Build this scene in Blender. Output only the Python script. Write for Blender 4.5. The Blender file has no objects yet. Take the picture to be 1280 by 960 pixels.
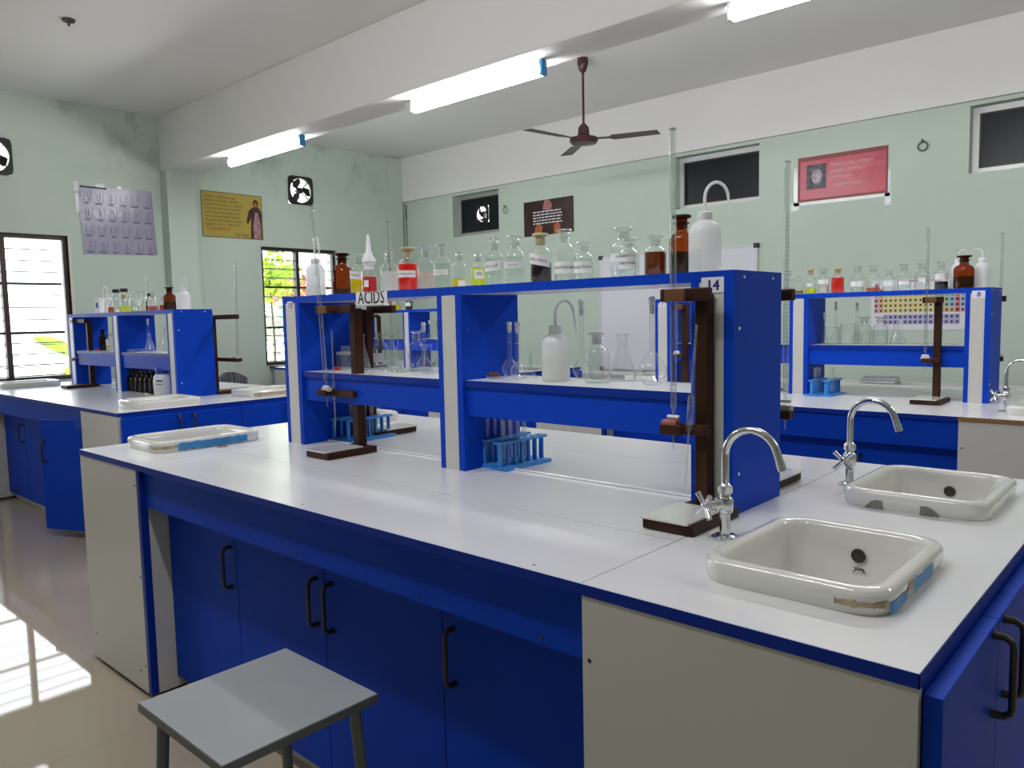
import bpy, bmesh, math, random
from mathutils import Vector, Matrix
random.seed(7)
PI = math.pi
S = bpy.context.scene
C = S.collection

# ------------------------------------------------------------------ camera, world, exposure
cam = bpy.data.cameras.new('camera'); camo = bpy.data.objects.new('camera', cam); C.objects.link(camo)
cam.sensor_fit = 'HORIZONTAL'; cam.sensor_width = 36.0
cam.lens = 968.71 / 1280 * 36.0; cam.clip_start = 0.02; cam.clip_end = 200
YAW, PITCH, ROLL = 0.7372, -0.0856, -0.0212
fw = Vector((-math.sin(YAW) * math.cos(PITCH), math.cos(YAW) * math.cos(PITCH), math.sin(PITCH)))
rt = Vector((math.cos(YAW), math.sin(YAW), 0)); up = rt.cross(fw)
r2 = rt * math.cos(ROLL) + up * math.sin(ROLL); u2 = -rt * math.sin(ROLL) + up * math.cos(ROLL)
M = Matrix((r2, u2, -fw)).transposed().to_4x4(); M.translation = Vector((0.2794, -1.1253, 1.3782))
camo.matrix_world = M
S.camera = camo

SKY = 6.5            # strength of the overcast sky outside the windows
TUBE = 72.0          # radiance of the ceiling tube lights
world = bpy.data.worlds.new('World'); S.world = world; world.use_nodes = True
bg = world.node_tree.nodes['Background']; bg.inputs[0].default_value = (0.93, 0.97, 1.0, 1); bg.inputs[1].default_value = SKY
S.view_settings.view_transform = 'Standard'; S.view_settings.look = 'None'
S.view_settings.exposure = 0.0; S.view_settings.gamma = 1.0; S.view_settings.use_curve_mapping = False
S.cycles.max_bounces = 24; S.cycles.transparent_max_bounces = 40; S.cycles.diffuse_bounces = 6
S.cycles.glossy_bounces = 6; S.cycles.transmission_bounces = 10; S.cycles.caustics_reflective = False; S.cycles.caustics_refractive = False
S.cycles.sample_clamp_indirect = 6.0

# ------------------------------------------------------------------ materials
MATS = {}
def nodes_of(name):
    m = bpy.data.materials.new(name); m.use_nodes = True
    nt = m.node_tree; nt.nodes.clear()
    out = nt.nodes.new('ShaderNodeOutputMaterial')
    MATS[name] = m
    return m, nt, out
def N(nt, typ, **kw):
    n = nt.nodes.new(typ)
    for k, v in kw.items(): setattr(n, k, v)
    return n
def principled(name, col, rough=0.5, metal=0.0, var=0.06, scale=6.0, spec=0.5, coat=0.0, bump=0.0, bscale=60.0, stretch=None, emit=None):
    """plain surface: colour with a little procedural variation, optional fine relief"""
    m, nt, out = nodes_of(name)
    b = N(nt, 'ShaderNodeBsdfPrincipled')
    tc = N(nt, 'ShaderNodeTexCoord'); mp = N(nt, 'ShaderNodeMapping')
    if stretch: mp.inputs['Scale'].default_value = stretch
    nt.links.new(tc.outputs['Object'], mp.inputs[0])
    no = N(nt, 'ShaderNodeTexNoise'); no.inputs['Scale'].default_value = scale; no.inputs['Detail'].default_value = 3
    nt.links.new(mp.outputs[0], no.inputs['Vector'])
    cr = N(nt, 'ShaderNodeValToRGB')
    cr.color_ramp.elements[0].position = 0.3; cr.color_ramp.elements[1].position = 0.7
    cr.color_ramp.elements[0].color = (*[c * (1 - var) for c in col], 1)
    cr.color_ramp.elements[1].color = (*[min(1, c * (1 + var)) for c in col], 1)
    nt.links.new(no.outputs[0], cr.inputs[0]); nt.links.new(cr.outputs[0], b.inputs['Base Color'])
    b.inputs['Roughness'].default_value = rough; b.inputs['Metallic'].default_value = metal
    b.inputs['Specular IOR Level'].default_value = spec; b.inputs['Coat Weight'].default_value = coat
    b.inputs['Coat Roughness'].default_value = 0.05
    if bump:
        n2 = N(nt, 'ShaderNodeTexNoise'); n2.inputs['Scale'].default_value = bscale; n2.inputs['Detail'].default_value = 2
        nt.links.new(mp.outputs[0], n2.inputs['Vector'])
        bp = N(nt, 'ShaderNodeBump'); bp.inputs['Strength'].default_value = bump; bp.inputs['Distance'].default_value = 0.01
        nt.links.new(n2.outputs[0], bp.inputs['Height']); nt.links.new(bp.outputs[0], b.inputs['Normal'])
    if emit:
        b.inputs['Emission Color'].default_value = (*col, 1); b.inputs['Emission Strength'].default_value = emit
    nt.links.new(b.outputs[0], out.inputs[0])
    return m
def glass(name, col=(0.96, 0.985, 0.975), edge=(0.55, 0.62, 0.60), power=2.5, gloss=1.0, rough=0.02, haze=0.0, hazecol=(0.8, 0.8, 0.8), rim=0.0, rp=3.2):
    """thin-walled glass: clear face on, darker where the wall is seen edge on, Fresnel gloss"""
    m, nt, out = nodes_of(name)
    lw = N(nt, 'ShaderNodeLayerWeight'); lw.inputs[0].default_value = 0.5
    pw = N(nt, 'ShaderNodeMath', operation='POWER'); pw.inputs[1].default_value = power
    nt.links.new(lw.outputs['Facing'], pw.inputs[0])
    mx = N(nt, 'ShaderNodeMix', data_type='RGBA'); mx.inputs['A'].default_value = (*col, 1); mx.inputs['B'].default_value = (*edge, 1)
    nt.links.new(pw.outputs[0], mx.inputs['Factor'])
    tr = N(nt, 'ShaderNodeBsdfTransparent'); nt.links.new(mx.outputs['Result'], tr.inputs[0])
    gl = N(nt, 'ShaderNodeBsdfGlossy'); gl.inputs['Roughness'].default_value = rough
    f5 = N(nt, 'ShaderNodeMath', operation='POWER'); f5.inputs[1].default_value = 5.0; nt.links.new(lw.outputs['Facing'], f5.inputs[0])
    fr = N(nt, 'ShaderNodeMath', operation='MULTIPLY_ADD'); fr.inputs[1].default_value = 0.55; fr.inputs[2].default_value = 0.045; nt.links.new(f5.outputs[0], fr.inputs[0])
    mu = N(nt, 'ShaderNodeMath', operation='MULTIPLY'); mu.inputs[1].default_value = gloss; nt.links.new(fr.outputs[0], mu.inputs[0])
    ms = N(nt, 'ShaderNodeMixShader'); nt.links.new(mu.outputs[0], ms.inputs[0])
    src = tr
    if haze:
        df = N(nt, 'ShaderNodeBsdfDiffuse'); df.inputs[0].default_value = (*hazecol, 1)
        tl = N(nt, 'ShaderNodeBsdfTranslucent'); tl.inputs[0].default_value = (*hazecol, 1)
        ad = N(nt, 'ShaderNodeMixShader'); ad.inputs[0].default_value = 0.35
        nt.links.new(df.outputs[0], ad.inputs[1]); nt.links.new(tl.outputs[0], ad.inputs[2])
        hz = N(nt, 'ShaderNodeMixShader'); hz.inputs[0].default_value = haze
        nt.links.new(tr.outputs[0], hz.inputs[1]); nt.links.new(ad.outputs[0], hz.inputs[2]); src = hz
    if rim:      # pale edge painted in to stand for light gathered in the glass wall
        p3 = N(nt, 'ShaderNodeMath', operation='POWER'); p3.inputs[1].default_value = rp; nt.links.new(lw.outputs['Facing'], p3.inputs[0])
        m3 = N(nt, 'ShaderNodeMath', operation='MULTIPLY'); m3.inputs[1].default_value = rim; nt.links.new(p3.outputs[0], m3.inputs[0])
        d3 = N(nt, 'ShaderNodeBsdfDiffuse'); d3.inputs[0].default_value = (.92, .95, .94, 1)
        t3 = N(nt, 'ShaderNodeBsdfTranslucent'); t3.inputs[0].default_value = (.92, .95, .94, 1)
        a3 = N(nt, 'ShaderNodeMixShader'); nt.links.new(d3.outputs[0], a3.inputs[1]); nt.links.new(t3.outputs[0], a3.inputs[2])
        h3 = N(nt, 'ShaderNodeMixShader'); nt.links.new(m3.outputs[0], h3.inputs[0]); nt.links.new(src.outputs[0], h3.inputs[1]); nt.links.new(a3.outputs[0], h3.inputs[2]); src = h3
    nt.links.new(src.outputs[0], ms.inputs[1]); nt.links.new(gl.outputs[0], ms.inputs[2])
    nt.links.new(ms.outputs[0], out.inputs[0])
    return m
def emission(name, col, st):
    m, nt, out = nodes_of(name)
    e = N(nt, 'ShaderNodeEmission'); e.inputs[0].default_value = (*col, 1); e.inputs[1].default_value = st
    nt.links.new(e.outputs[0], out.inputs[0]); return m

principled('laminate', (0.755, 0.75, 0.765), 0.22, var=0.015, scale=2, spec=0.45)
principled('panel_white', (0.60, 0.585, 0.55), 0.42, var=0.03, scale=1.5)
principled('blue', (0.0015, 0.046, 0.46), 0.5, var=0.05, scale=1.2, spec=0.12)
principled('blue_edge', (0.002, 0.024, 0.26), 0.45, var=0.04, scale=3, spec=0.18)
principled('ceiling_paint', (0.80, 0.785, 0.765), 0.9, var=0.03, scale=0.7, spec=0.1)
principled('beam_paint', (0.78, 0.765, 0.75), 0.85, var=0.02, scale=0.9, spec=0.15)
principled('chipboard', (0.23, 0.12, 0.05), 0.8, var=0.25, scale=60)
principled('wood_dark', (0.038, 0.012, 0.005), 0.5, spec=0.2, var=0.45, scale=9, stretch=(1, 1, 0.15), bump=0.15, bscale=30)
principled('wood_light', (0.11, 0.038, 0.010), 0.5, var=0.3, scale=14)
principled('ceramic', (0.74, 0.73, 0.69), 0.09, var=0.02, scale=4, coat=0.5)
principled('ceramic_dull', (0.62, 0.60, 0.54), 0.3, var=0.08, scale=9)
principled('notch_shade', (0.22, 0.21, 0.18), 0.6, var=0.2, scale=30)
principled('chrome', (0.72, 0.73, 0.74), 0.12, metal=1.0, var=0.02)
principled('steel_dark', (0.055, 0.05, 0.045), 0.38, metal=0.7, var=0.1)
principled('black', (0.012, 0.012, 0.012), 0.45, var=0.2)
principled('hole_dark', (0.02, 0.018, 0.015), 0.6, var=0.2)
principled('brown_frame', (0.055, 0.032, 0.024), 0.5, var=0.15, scale=8)
principled('frame_black', (0.02, 0.018, 0.018), 0.45, var=0.1)
principled('alu', (0.66, 0.66, 0.66), 0.35, metal=0.15, var=0.04)
principled('alu_grey', (0.42, 0.44, 0.43), 0.4, metal=0.3, var=0.04)
principled('paper', (0.80, 0.79, 0.82), 0.75, var=0.03, scale=20)
principled('paper_cream', (0.72, 0.68, 0.58), 0.8, var=0.05, scale=20)
principled('ink', (0.015, 0.015, 0.02), 0.6, var=0.05)
principled('ink_blue', (0.02, 0.03, 0.28), 0.6, var=0.05)
principled('ink_violet', (0.10, 0.09, 0.20), 0.6, var=0.05)
principled('ink_red', (0.42, 0.03, 0.015), 0.6, var=0.05)
principled('ink_pink', (0.75, 0.50, 0.52), 0.6, var=0.05)
principled('yellow_print', (0.46, 0.35, 0.065), 0.45, var=0.05)
principled('red_print', (0.50, 0.028, 0.065), 0.3, var=0.12, scale=5, bump=0.5, bscale=7)
principled('red_border', (0.22, 0.022, 0.018), 0.4, var=0.1)
principled('chart_print', (0.34, 0.32, 0.42), 0.28, var=0.05, bump=0.6, bscale=6)
principled('dark_print', (0.035, 0.010, 0.010), 0.3, var=0.4, scale=9)
principled('flame_print', (0.40, 0.10, 0.03), 0.5, var=0.3, scale=30)
principled('pink_print', (0.42, 0.16, 0.16), 0.5, var=0.4, scale=40)
principled('coat_print', (0.055, 0.02, 0.022), 0.5, var=0.3, scale=30)
principled('shirt_print', (0.40, 0.23, 0.23), 0.5, var=0.35, scale=25)
principled('skin_print', (0.35, 0.17, 0.10), 0.5, var=0.2, scale=30)
principled('grey_print', (0.10, 0.09, 0.11), 0.5, var=0.7, scale=18)
principled('grey_light_print', (0.42, 0.38, 0.42), 0.5, var=0.4, scale=22)
principled('tape_blue', (0.03, 0.24, 0.55), 0.4, var=0.15, scale=25)
principled('tape_clear', (0.72, 0.76, 0.74), 0.2, var=0.05)
principled('glue_brown', (0.42, 0.33, 0.20), 0.7, var=0.3, scale=40)
principled('rack_blue', (0.035, 0.25, 0.68), 0.35, var=0.05)
principled('board_white', (0.72, 0.72, 0.78), 0.25, var=0.015, scale=1)
principled('granite', (0.33, 0.33, 0.32), 0.35, var=0.15, scale=30)
principled('stool_grey', (0.285, 0.30, 0.315), 0.42, var=0.05, scale=5)
principled('stool_metal', (0.13, 0.145, 0.145), 0.4, metal=0.25, var=0.08)
principled('maroon', (0.055, 0.016, 0.022), 0.3, var=0.08)
principled('fan_blade', (0.055, 0.016, 0.022), 0.35, var=0.08)
principled('fan_black', (0.018, 0.012, 0.012), 0.4, var=0.15)
principled('red_plastic', (0.6, 0.03, 0.03), 0.4, var=0.05)
principled('rubber', (0.56, 0.50, 0.42), 0.7, var=0.15, scale=60)
principled('rubber_red', (0.38, 0.12, 0.08), 0.7, var=0.2, scale=60)
principled('cork', (0.50, 0.42, 0.24), 0.5, var=0.1, scale=80)
principled('frosted_stopper', (0.76, 0.78, 0.76), 0.35, var=0.04)
principled('chair_fabric', (0.13, 0.13, 0.135), 0.35, var=0.7, scale=9, stretch=(1, 6, 0.6), bump=0.6, bscale=18)
principled('chair_black', (0.02, 0.02, 0.022), 0.5, var=0.1)
principled('grey_box', (0.35, 0.35, 0.34), 0.6, var=0.05)
principled('book_cover', (0.38, 0.36, 0.38), 0.6, var=0.1)
principled('lid_blue', (0.03, 0.06, 0.33), 0.4, var=0.05)
principled('leaf_lime', (0.42, 0.58, 0.06), 0.5, var=0.25, scale=3)
principled('leaf_red', (0.50, 0.20, 0.12), 0.6, var=0.25, scale=3)
principled('leaf_pale', (0.42, 0.50, 0.36), 0.6, var=0.25, scale=3)
principled('bark', (0.12, 0.08, 0.05), 0.8, var=0.25, scale=10)
principled('louver_edge', (0.045, 0.05, 0.05), 0.5, var=0.1)
principled('rope_green', (0.05, 0.15, 0.08), 0.8, var=0.2, scale=60)
principled('soil', (0.45, 0.42, 0.36), 0.9, var=0.2, scale=2)
principled('hdpe', (0.80, 0.81, 0.84), 0.4, var=0.02)
glass('glass', col=(0.975, 0.99, 0.985), edge=(0.22, 0.27, 0.25), power=7.0, gloss=1.6, rough=0.06, rim=0.6, rp=2.8)
glass('glass_line', col=(0.93, 0.955, 0.945), edge=(0.28, 0.33, 0.31), power=6.0, gloss=3.0, rough=0.08, rim=0.8, rp=2.0)
glass('pane', col=(0.97, 0.985, 0.99), edge=(0.85, 0.9, 0.9), gloss=0.5)
glass('amber', col=(0.66, 0.24, 0.02), edge=(0.20, 0.04, 0.004), power=1.6, gloss=0.9, haze=0.05, hazecol=(0.5, 0.14, 0.01))
glass('amber_dark', col=(0.30, 0.07, 0.01), edge=(0.05, 0.01, 0.003), power=1.0)
glass('water', col=(0.95, 0.975, 0.965), edge=(0.86, 0.90, 0.88), power=2.0, gloss=0.4)
glass('plastic', col=(0.9, 0.92, 0.95), edge=(0.75, 0.77, 0.8), haze=0.85, hazecol=(0.95, 0.95, 0.97), gloss=0.8, rough=0.15)
glass('plastic_tube', col=(0.9, 0.92, 0.92), edge=(0.6, 0.65, 0.63), haze=0.7, hazecol=(0.92, 0.94, 0.93), gloss=0.8, rough=0.15)
def liquid(name, col, haze=0.45):
    glass(name, col=tuple(c ** .6 for c in col), edge=tuple(c * 0.75 for c in col), power=1.5, gloss=0.4, haze=haze, hazecol=tuple(min(1, c * 1.15) for c in col))
liquid('liq_red', (0.95, 0.022, 0.003)); liquid('liq_yellow', (0.92, 0.74, 0.008)); liquid('liq_lime', (0.82, 0.90, 0.03))
liquid('liq_crimson', (0.70, 0.02, 0.02)); liquid('liq_milk', (0.80, 0.82, 0.81), 0.6); liquid('liq_brown', (0.24, 0.05, 0.008), 0.35)
liquid('liq_black', (0.012, 0.010, 0.018), 0.9); liquid('liq_amber', (0.42, 0.30, 0.05)); liquid('liq_pink', (0.82, 0.72, 0.70), 0.35)
liquid('liq_cream', (0.84, 0.84, 0.66), 0.6); liquid('liq_orange', (0.62, 0.14, 0.05), 0.7)

def wall_material():
    m, nt, out = nodes_of('wall_green')
    b = N(nt, 'ShaderNodeBsdfPrincipled'); b.inputs['Roughness'].default_value = 0.75; b.inputs['Specular IOR Level'].default_value = 0.2
    ge = N(nt, 'ShaderNodeNewGeometry')
    n1 = N(nt, 'ShaderNodeTexNoise'); n1.inputs['Scale'].default_value = 0.8; n1.inputs['Detail'].default_value = 4
    nt.links.new(ge.outputs['Position'], n1.inputs['Vector'])
    cr = N(nt, 'ShaderNodeValToRGB'); cr.color_ramp.elements[0].position = 0.35; cr.color_ramp.elements[1].position = 0.65
    cr.color_ramp.elements[0].color = (0.545, 0.635, 0.545, 1); cr.color_ramp.elements[1].color = (0.59, 0.67, 0.585, 1)
    nt.links.new(n1.outputs[0], cr.inputs[0])
    # damp stains with a ragged shape of their own, high on the walls by the window side
    n2 = N(nt, 'ShaderNodeTexNoise'); n2.inputs['Scale'].default_value = 2.6; n2.inputs['Detail'].default_value = 6; n2.inputs['Roughness'].default_value = 0.65
    nt.links.new(ge.outputs['Position'], n2.inputs['Vector'])
    r2_ = N(nt, 'ShaderNodeValToRGB'); r2_.color_ramp.elements[0].position = 0.50; r2_.color_ramp.elements[1].position = 0.66
    nt.links.new(n2.outputs[0], r2_.inputs[0])
    sp = N(nt, 'ShaderNodeSeparateXYZ'); nt.links.new(ge.outputs['Position'], sp.inputs[0])
    mr = N(nt, 'ShaderNodeMapRange'); mr.inputs[1].default_value = 2.75; mr.inputs[2].default_value = 3.3; nt.links.new(sp.outputs['Z'], mr.inputs[0])
    mrx = N(nt, 'ShaderNodeMapRange'); mrx.inputs[1].default_value = -7.2; mrx.inputs[2].default_value = -7.6; nt.links.new(sp.outputs['X'], mrx.inputs[0])
    mu = N(nt, 'ShaderNodeMath', operation='MULTIPLY'); nt.links.new(r2_.outputs[0], mu.inputs[0]); nt.links.new(mr.outputs[0], mu.inputs[1])
    mu1 = N(nt, 'ShaderNodeMath', operation='MULTIPLY'); nt.links.new(mu.outputs[0], mu1.inputs[0]); nt.links.new(mrx.outputs[0], mu1.inputs[1])
    mu2 = N(nt, 'ShaderNodeMath', operation='MULTIPLY'); nt.links.new(mu1.outputs[0], mu2.inputs[0]); mu2.inputs[1].default_value = 0.55
    mx = N(nt, 'ShaderNodeMix', data_type='RGBA'); mx.inputs['B'].default_value = (0.20, 0.30, 0.18, 1)
    nt.links.new(mu2.outputs[0], mx.inputs['Factor']); nt.links.new(cr.outputs[0], mx.inputs['A'])
    nt.links.new(mx.outputs['Result'], b.inputs['Base Color'])
    n3 = N(nt, 'ShaderNodeTexNoise'); n3.inputs['Scale'].default_value = 14; nt.links.new(ge.outputs['Position'], n3.inputs['Vector'])
    bp = N(nt, 'ShaderNodeBump'); bp.inputs['Strength'].default_value = 0.06; bp.inputs['Distance'].default_value = 0.02
    nt.links.new(n3.outputs[0], bp.inputs['Height']); nt.links.new(bp.outputs[0], b.inputs['Normal'])
    nt.links.new(b.outputs[0], out.inputs[0])
wall_material()
def floor_material():
    m, nt, out = nodes_of('floor_tile')
    b = N(nt, 'ShaderNodeBsdfPrincipled'); b.inputs['Roughness'].default_value = 0.035; b.inputs['Specular IOR Level'].default_value = 0.6
    ge = N(nt, 'ShaderNodeNewGeometry')
    n1 = N(nt, 'ShaderNodeTexNoise'); n1.inputs['Scale'].default_value = 2.5; n1.inputs['Detail'].default_value = 5
    nt.links.new(ge.outputs['Position'], n1.inputs['Vector'])
    br = N(nt, 'ShaderNodeTexBrick'); br.offset = 0.0; br.inputs['Scale'].default_value = 1.0
    br.inputs['Brick Width'].default_value = 0.6; br.inputs['Row Height'].default_value = 0.6; br.inputs['Mortar Size'].default_value = 0.0018
    nt.links.new(ge.outputs['Position'], br.inputs['Vector'])
    br.inputs['Color1'].default_value = (0.46, 0.385, 0.30, 1); br.inputs['Color2'].default_value = (0.48, 0.40, 0.31, 1)
    br.inputs['Mortar'].default_value = (0.40, 0.335, 0.26, 1)
    mx = N(nt, 'ShaderNodeMix', data_type='RGBA', blend_type='MULTIPLY'); mx.inputs['Factor'].default_value = 0.18
    nt.links.new(br.outputs['Color'], mx.inputs['A']); nt.links.new(n1.outputs['Color'], mx.inputs['B'])
    nt.links.new(mx.outputs['Result'], b.inputs['Base Color']); nt.links.new(b.outputs[0], out.inputs[0])
floor_material()
emission('tube_glow', (0.97, 0.985, 1.0), TUBE)
principled('vent_glass', (0.014, 0.017, 0.020), 0.3, var=0.25, scale=3, spec=0.2)

# ------------------------------------------------------------------ mesh helpers
MC = {}
def cached(key, fn):
    if key not in MC: MC[key] = fn()
    return MC[key]
class B:
    """collects shapes into one mesh"""
    def __init__(s): s.bm = bmesh.new(); s.mi = 0
    def _face(s, vs):
        try: f = s.bm.faces.new(vs)
        except ValueError: return
        f.material_index = s.mi; return f
    def box(s, x0, x1, y0, y1, z0, z1, mat=None):
        x0, x1 = min(x0, x1), max(x0, x1); y0, y1 = min(y0, y1), max(y0, y1); z0, z1 = min(z0, z1), max(z0, z1)
        v = [Vector((x, y, z)) for x in (x0, x1) for y in (y0, y1) for z in (z0, z1)]
        if mat: v = [mat @ p for p in v]
        v = [s.bm.verts.new(p) for p in v]
        for q in ((0, 1, 3, 2), (4, 6, 7, 5), (0, 4, 5, 1), (2, 3, 7, 6), (0, 2, 6, 4), (1, 5, 7, 3)): s._face([v[i] for i in q])
        return s
    def rbox(s, x0, x1, y0, y1, z0, z1, r=0.004, mat=None):
        """box with chamfered vertical and horizontal edges"""
        t = bmesh.new(); bmesh.ops.create_cube(t, size=1)
        for v in t.verts: v.co = Vector(((x0 + x1) / 2 + v.co.x * (x1 - x0), (y0 + y1) / 2 + v.co.y * (y1 - y0), (z0 + z1) / 2 + v.co.z * (z1 - z0)))
        bmesh.ops.bevel(t, geom=t.edges[:], offset=r, segments=2, affect='EDGES', profile=0.6)
        s._merge(t, mat); return s
    def _merge(s, t, mat=None):
        mp = {}
        for v in t.verts: mp[v] = s.bm.verts.new(mat @ v.co if mat else v.co)
        for f in t.faces: s._face([mp[v] for v in f.verts])
        t.free()
    def lathe(s, prof, n=20, cx=0, cy=0, z=0, mat=None, cap0=True, cap1=True):
        rings = []
        for r, h in prof:
            ring = []
            for k in range(n):
                a = 2 * PI * k / n; p = Vector((cx + r * math.cos(a), cy + r * math.sin(a), z + h))
                ring.append(s.bm.verts.new(mat @ p if mat else p))
            rings.append(ring)
        for a, b in zip(rings, rings[1:]):
            for k in range(n): s._face((a[k], a[(k + 1) % n], b[(k + 1) % n], b[k]))
        if cap0: s._face(rings[0][::-1])
        if cap1: s._face(rings[-1])
        return s
    def tube(s, pts, r, n=10, closed=False, caps=True):
        pts = [Vector(p) for p in pts]; rs = r if isinstance(r, (list, tuple)) else [r] * len(pts)
        rings = []; prev = None
        for i, p in enumerate(pts):
            a = pts[max(i - 1, 0)]; b = pts[min(i + 1, len(pts) - 1)]; t = (b - a).normalized()
            if prev is None: nrm = t.orthogonal().normalized()
            else: nrm = (prev - t * prev.dot(t)).normalized()
            prev = nrm; bi = t.cross(nrm)
            rings.append([s.bm.verts.new(p + (nrm * math.cos(2 * PI * k / n) + bi * math.sin(2 * PI * k / n)) * rs[i]) for k in range(n)])
        for a, b in zip(rings, rings[1:]):
            for k in range(n): s._face((a[k], a[(k + 1) % n], b[(k + 1) % n], b[k]))
        if caps: s._face(rings[0][::-1]); s._face(rings[-1])
        return s
    def poly(s, pts, d):
        """flat outline with thickness vector d"""
        d = Vector(d); a = [s.bm.verts.new(Vector(p)) for p in pts]; b = [s.bm.verts.new(Vector(p) + d) for p in pts]
        s._face(a[::-1]); s._face(b)
        n = len(a)
        for k in range(n): s._face((a[k], a[(k + 1) % n], b[(k + 1) % n], b[k]))
        return s
    def quad(s, a, b, c, d): s._face([s.bm.verts.new(Vector(p)) for p in (a, b, c, d)]); return s
    def slab(s, axis, lo, hi, u0, u1, v0, v1, holes):
        """plate with rectangular holes; axis 0/1/2 is its normal, u/v the other two axes in order"""
        us = sorted({u0, u1, *[h for q in holes for h in q[:2]]}); vs = sorted({v0, v1, *[h for q in holes for h in q[2:]]})
        us = [u for u in us if u0 <= u <= u1]; vs = [v for v in vs if v0 <= v <= v1]
        def P(w, u, v): return [(w, u, v), (u, w, v), (u, v, w)][axis]
        def inhole(u, v): return any(a < u < b and c < v < d for a, b, c, d in holes)
        cell = {}
        for i in range(len(us) - 1):
            for j in range(len(vs) - 1):
                cell[i, j] = not inhole((us[i] + us[i + 1]) / 2, (vs[j] + vs[j + 1]) / 2)
        for (i, j), solid in cell.items():
            if not solid: continue
            a, b, c, d = us[i], us[i + 1], vs[j], vs[j + 1]
            s.quad(P(lo, a, c), P(lo, b, c), P(lo, b, d), P(lo, a, d)); s.quad(P(hi, a, c), P(hi, b, c), P(hi, b, d), P(hi, a, d))
            for di, dj, e in ((-1, 0, ((a, c), (a, d))), (1, 0, ((b, c), (b, d))), (0, -1, ((a, c), (b, c))), (0, 1, ((a, d), (b, d)))):
                if not cell.get((i + di, j + dj), False):
                    (p, q), (r, t) = e
                    s.quad(P(lo, p, q), P(hi, p, q), P(hi, r, t), P(lo, r, t))
        bmesh.ops.remove_doubles(s.bm, verts=s.bm.verts[:], dist=1e-5)
        return s
    def mesh(s, name, smooth=None):
        bmesh.ops.recalc_face_normals(s.bm, faces=s.bm.faces[:])
        me = bpy.data.meshes.new(name); s.bm.to_mesh(me); s.bm.free()
        if smooth is not None:
            for p in me.polygons: p.use_smooth = True
            try: me.set_sharp_from_angle(angle=math.radians(smooth))
            except Exception: pass
        return me
def put(name, data, mat, parent=None, smooth=None, loc=(0, 0, 0), rot=(0, 0, 0)):
    me = data.mesh(name, smooth) if isinstance(data, B) else data
    if not me.materials:
        for mm in (mat if isinstance(mat, (list, tuple)) else [mat]): me.materials.append(MATS[mm])
    o = bpy.data.objects.new(name, me); C.objects.link(o)
    o.location = loc; o.rotation_euler = rot
    if parent is not None: o.parent = parent
    return o
def thing(name, label, cat, loc=(0, 0, 0), rz=0, group=None):
    o = bpy.data.objects.new(name, None); C.objects.link(o); o.empty_display_size = 0.05
    o.location = loc; o.rotation_euler = (0, 0, rz)
    o['label'] = label; o['category'] = cat
    if group: o['group'] = group
    return o
def tag(o, label, cat, group=None):
    o['label'] = label; o['category'] = cat
    if group: o['group'] = group
    return o
def struct(o, label=None):
    o['kind'] = 'structure'
    if label: o['label'] = label
    return o
def text_mesh(s, size, align='LEFT', res=2, xscale=1.0):
    cu = bpy.data.curves.new('t', 'FONT'); cu.body = s; cu.size = size; cu.align_x = align; cu.resolution_u = res; cu.fill_mode = 'FRONT'
    ob = bpy.data.objects.new('t', cu); C.objects.link(ob)
    bpy.context.view_layer.update()
    dg = bpy.context.evaluated_depsgraph_get()
    me = bpy.data.meshes.new_from_object(ob.evaluated_get(dg))
    bpy.data.objects.remove(ob); bpy.data.curves.remove(cu); me.materials.clear()
    for v in me.vertices: v.co.x *= xscale
    return me
def place_text(name, s, size, parent, mat, mtx, align='LEFT', xscale=1.0, bold=0):
    me = text_mesh(s, size, align, xscale=xscale); me.transform(mtx)
    return put(name, me, mat, parent)
# text frames: on a wall facing +X (reading direction +Y), on a wall facing -Y (reading direction +X)
def frame_x(x, y, z): return Matrix(((0, 0, 1, x), (1, 0, 0, y), (0, 1, 0, z), (0, 0, 0, 1)))
def frame_y(x, y, z): return Matrix(((1, 0, 0, x), (0, 0, -1, y), (0, 1, 0, z), (0, 0, 0, 1)))

# ------------------------------------------------------------------ room shell
XL, XR, YF, YB, ZC = -7.84, 4.6, -7.0, 5.72, 3.5
H = 0.88
struct(put('floor', B().box(XL - .2, XR + .2, YF - .2, YB + .2, -0.12, 0), 'floor_tile'))
struct(put('ceiling', B().box(XL - .2, XR + .2, YF - .2, YB + .2, ZC, ZC + 0.12), 'ceiling_paint'))
WIN1 = (0.0, 1.58, 0.88, 2.24); WIN2 = (3.60, 4.63, 0.88, 2.25); WIN3_ADDED = (-3.0, -1.42, 0.88, 2.24)
FAN0 = (0.84, 1.16, 2.75, 3.07); FAN1 = (3.99, 4.31, 2.77, 3.09)
struct(put('wall_left', B().slab(0, XL - 0.2, XL, YF - .2, YB + .2, 0, ZC, [WIN1, WIN2, WIN3_ADDED, FAN0, FAN1]), 'wall_green'))
VENTS = [(-6.88, -6.09, 2.40, 2.905), (-3.72, -2.85, 2.40, 2.905), (-1.17, -0.30, 2.40, 2.905)]
struct(put('wall_back', B().slab(1, YB, YB + 0.2, XL, XR, 0, ZC, VENTS), 'wall_green'))
struct(put('wall_front', B().box(XL, XR, YF - 0.2, YF, 0, ZC), 'wall_green'))
struct(put('wall_right', B().box(XR, XR + 0.2, YF - .2, YB + .2, 0, ZC), 'wall_green'))
struct(put('trim_1', B().rbox(XL, XR, 2.50, 2.80, 2.95, ZC, 0.012), 'beam_paint'), 'white concrete ceiling beam carrying the tube lights')
struct(put('trim_2', B().rbox(XL, XR, -0.66, -0.36, 2.95, ZC, 0.012), 'beam_paint'), 'white concrete ceiling beam above the near bench')
struct(put('trim_3', B().box(XL, XR, 5.675, YB, 2.935, ZC), 'beam_paint'), 'white band beam along the top of the back wall')
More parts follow.
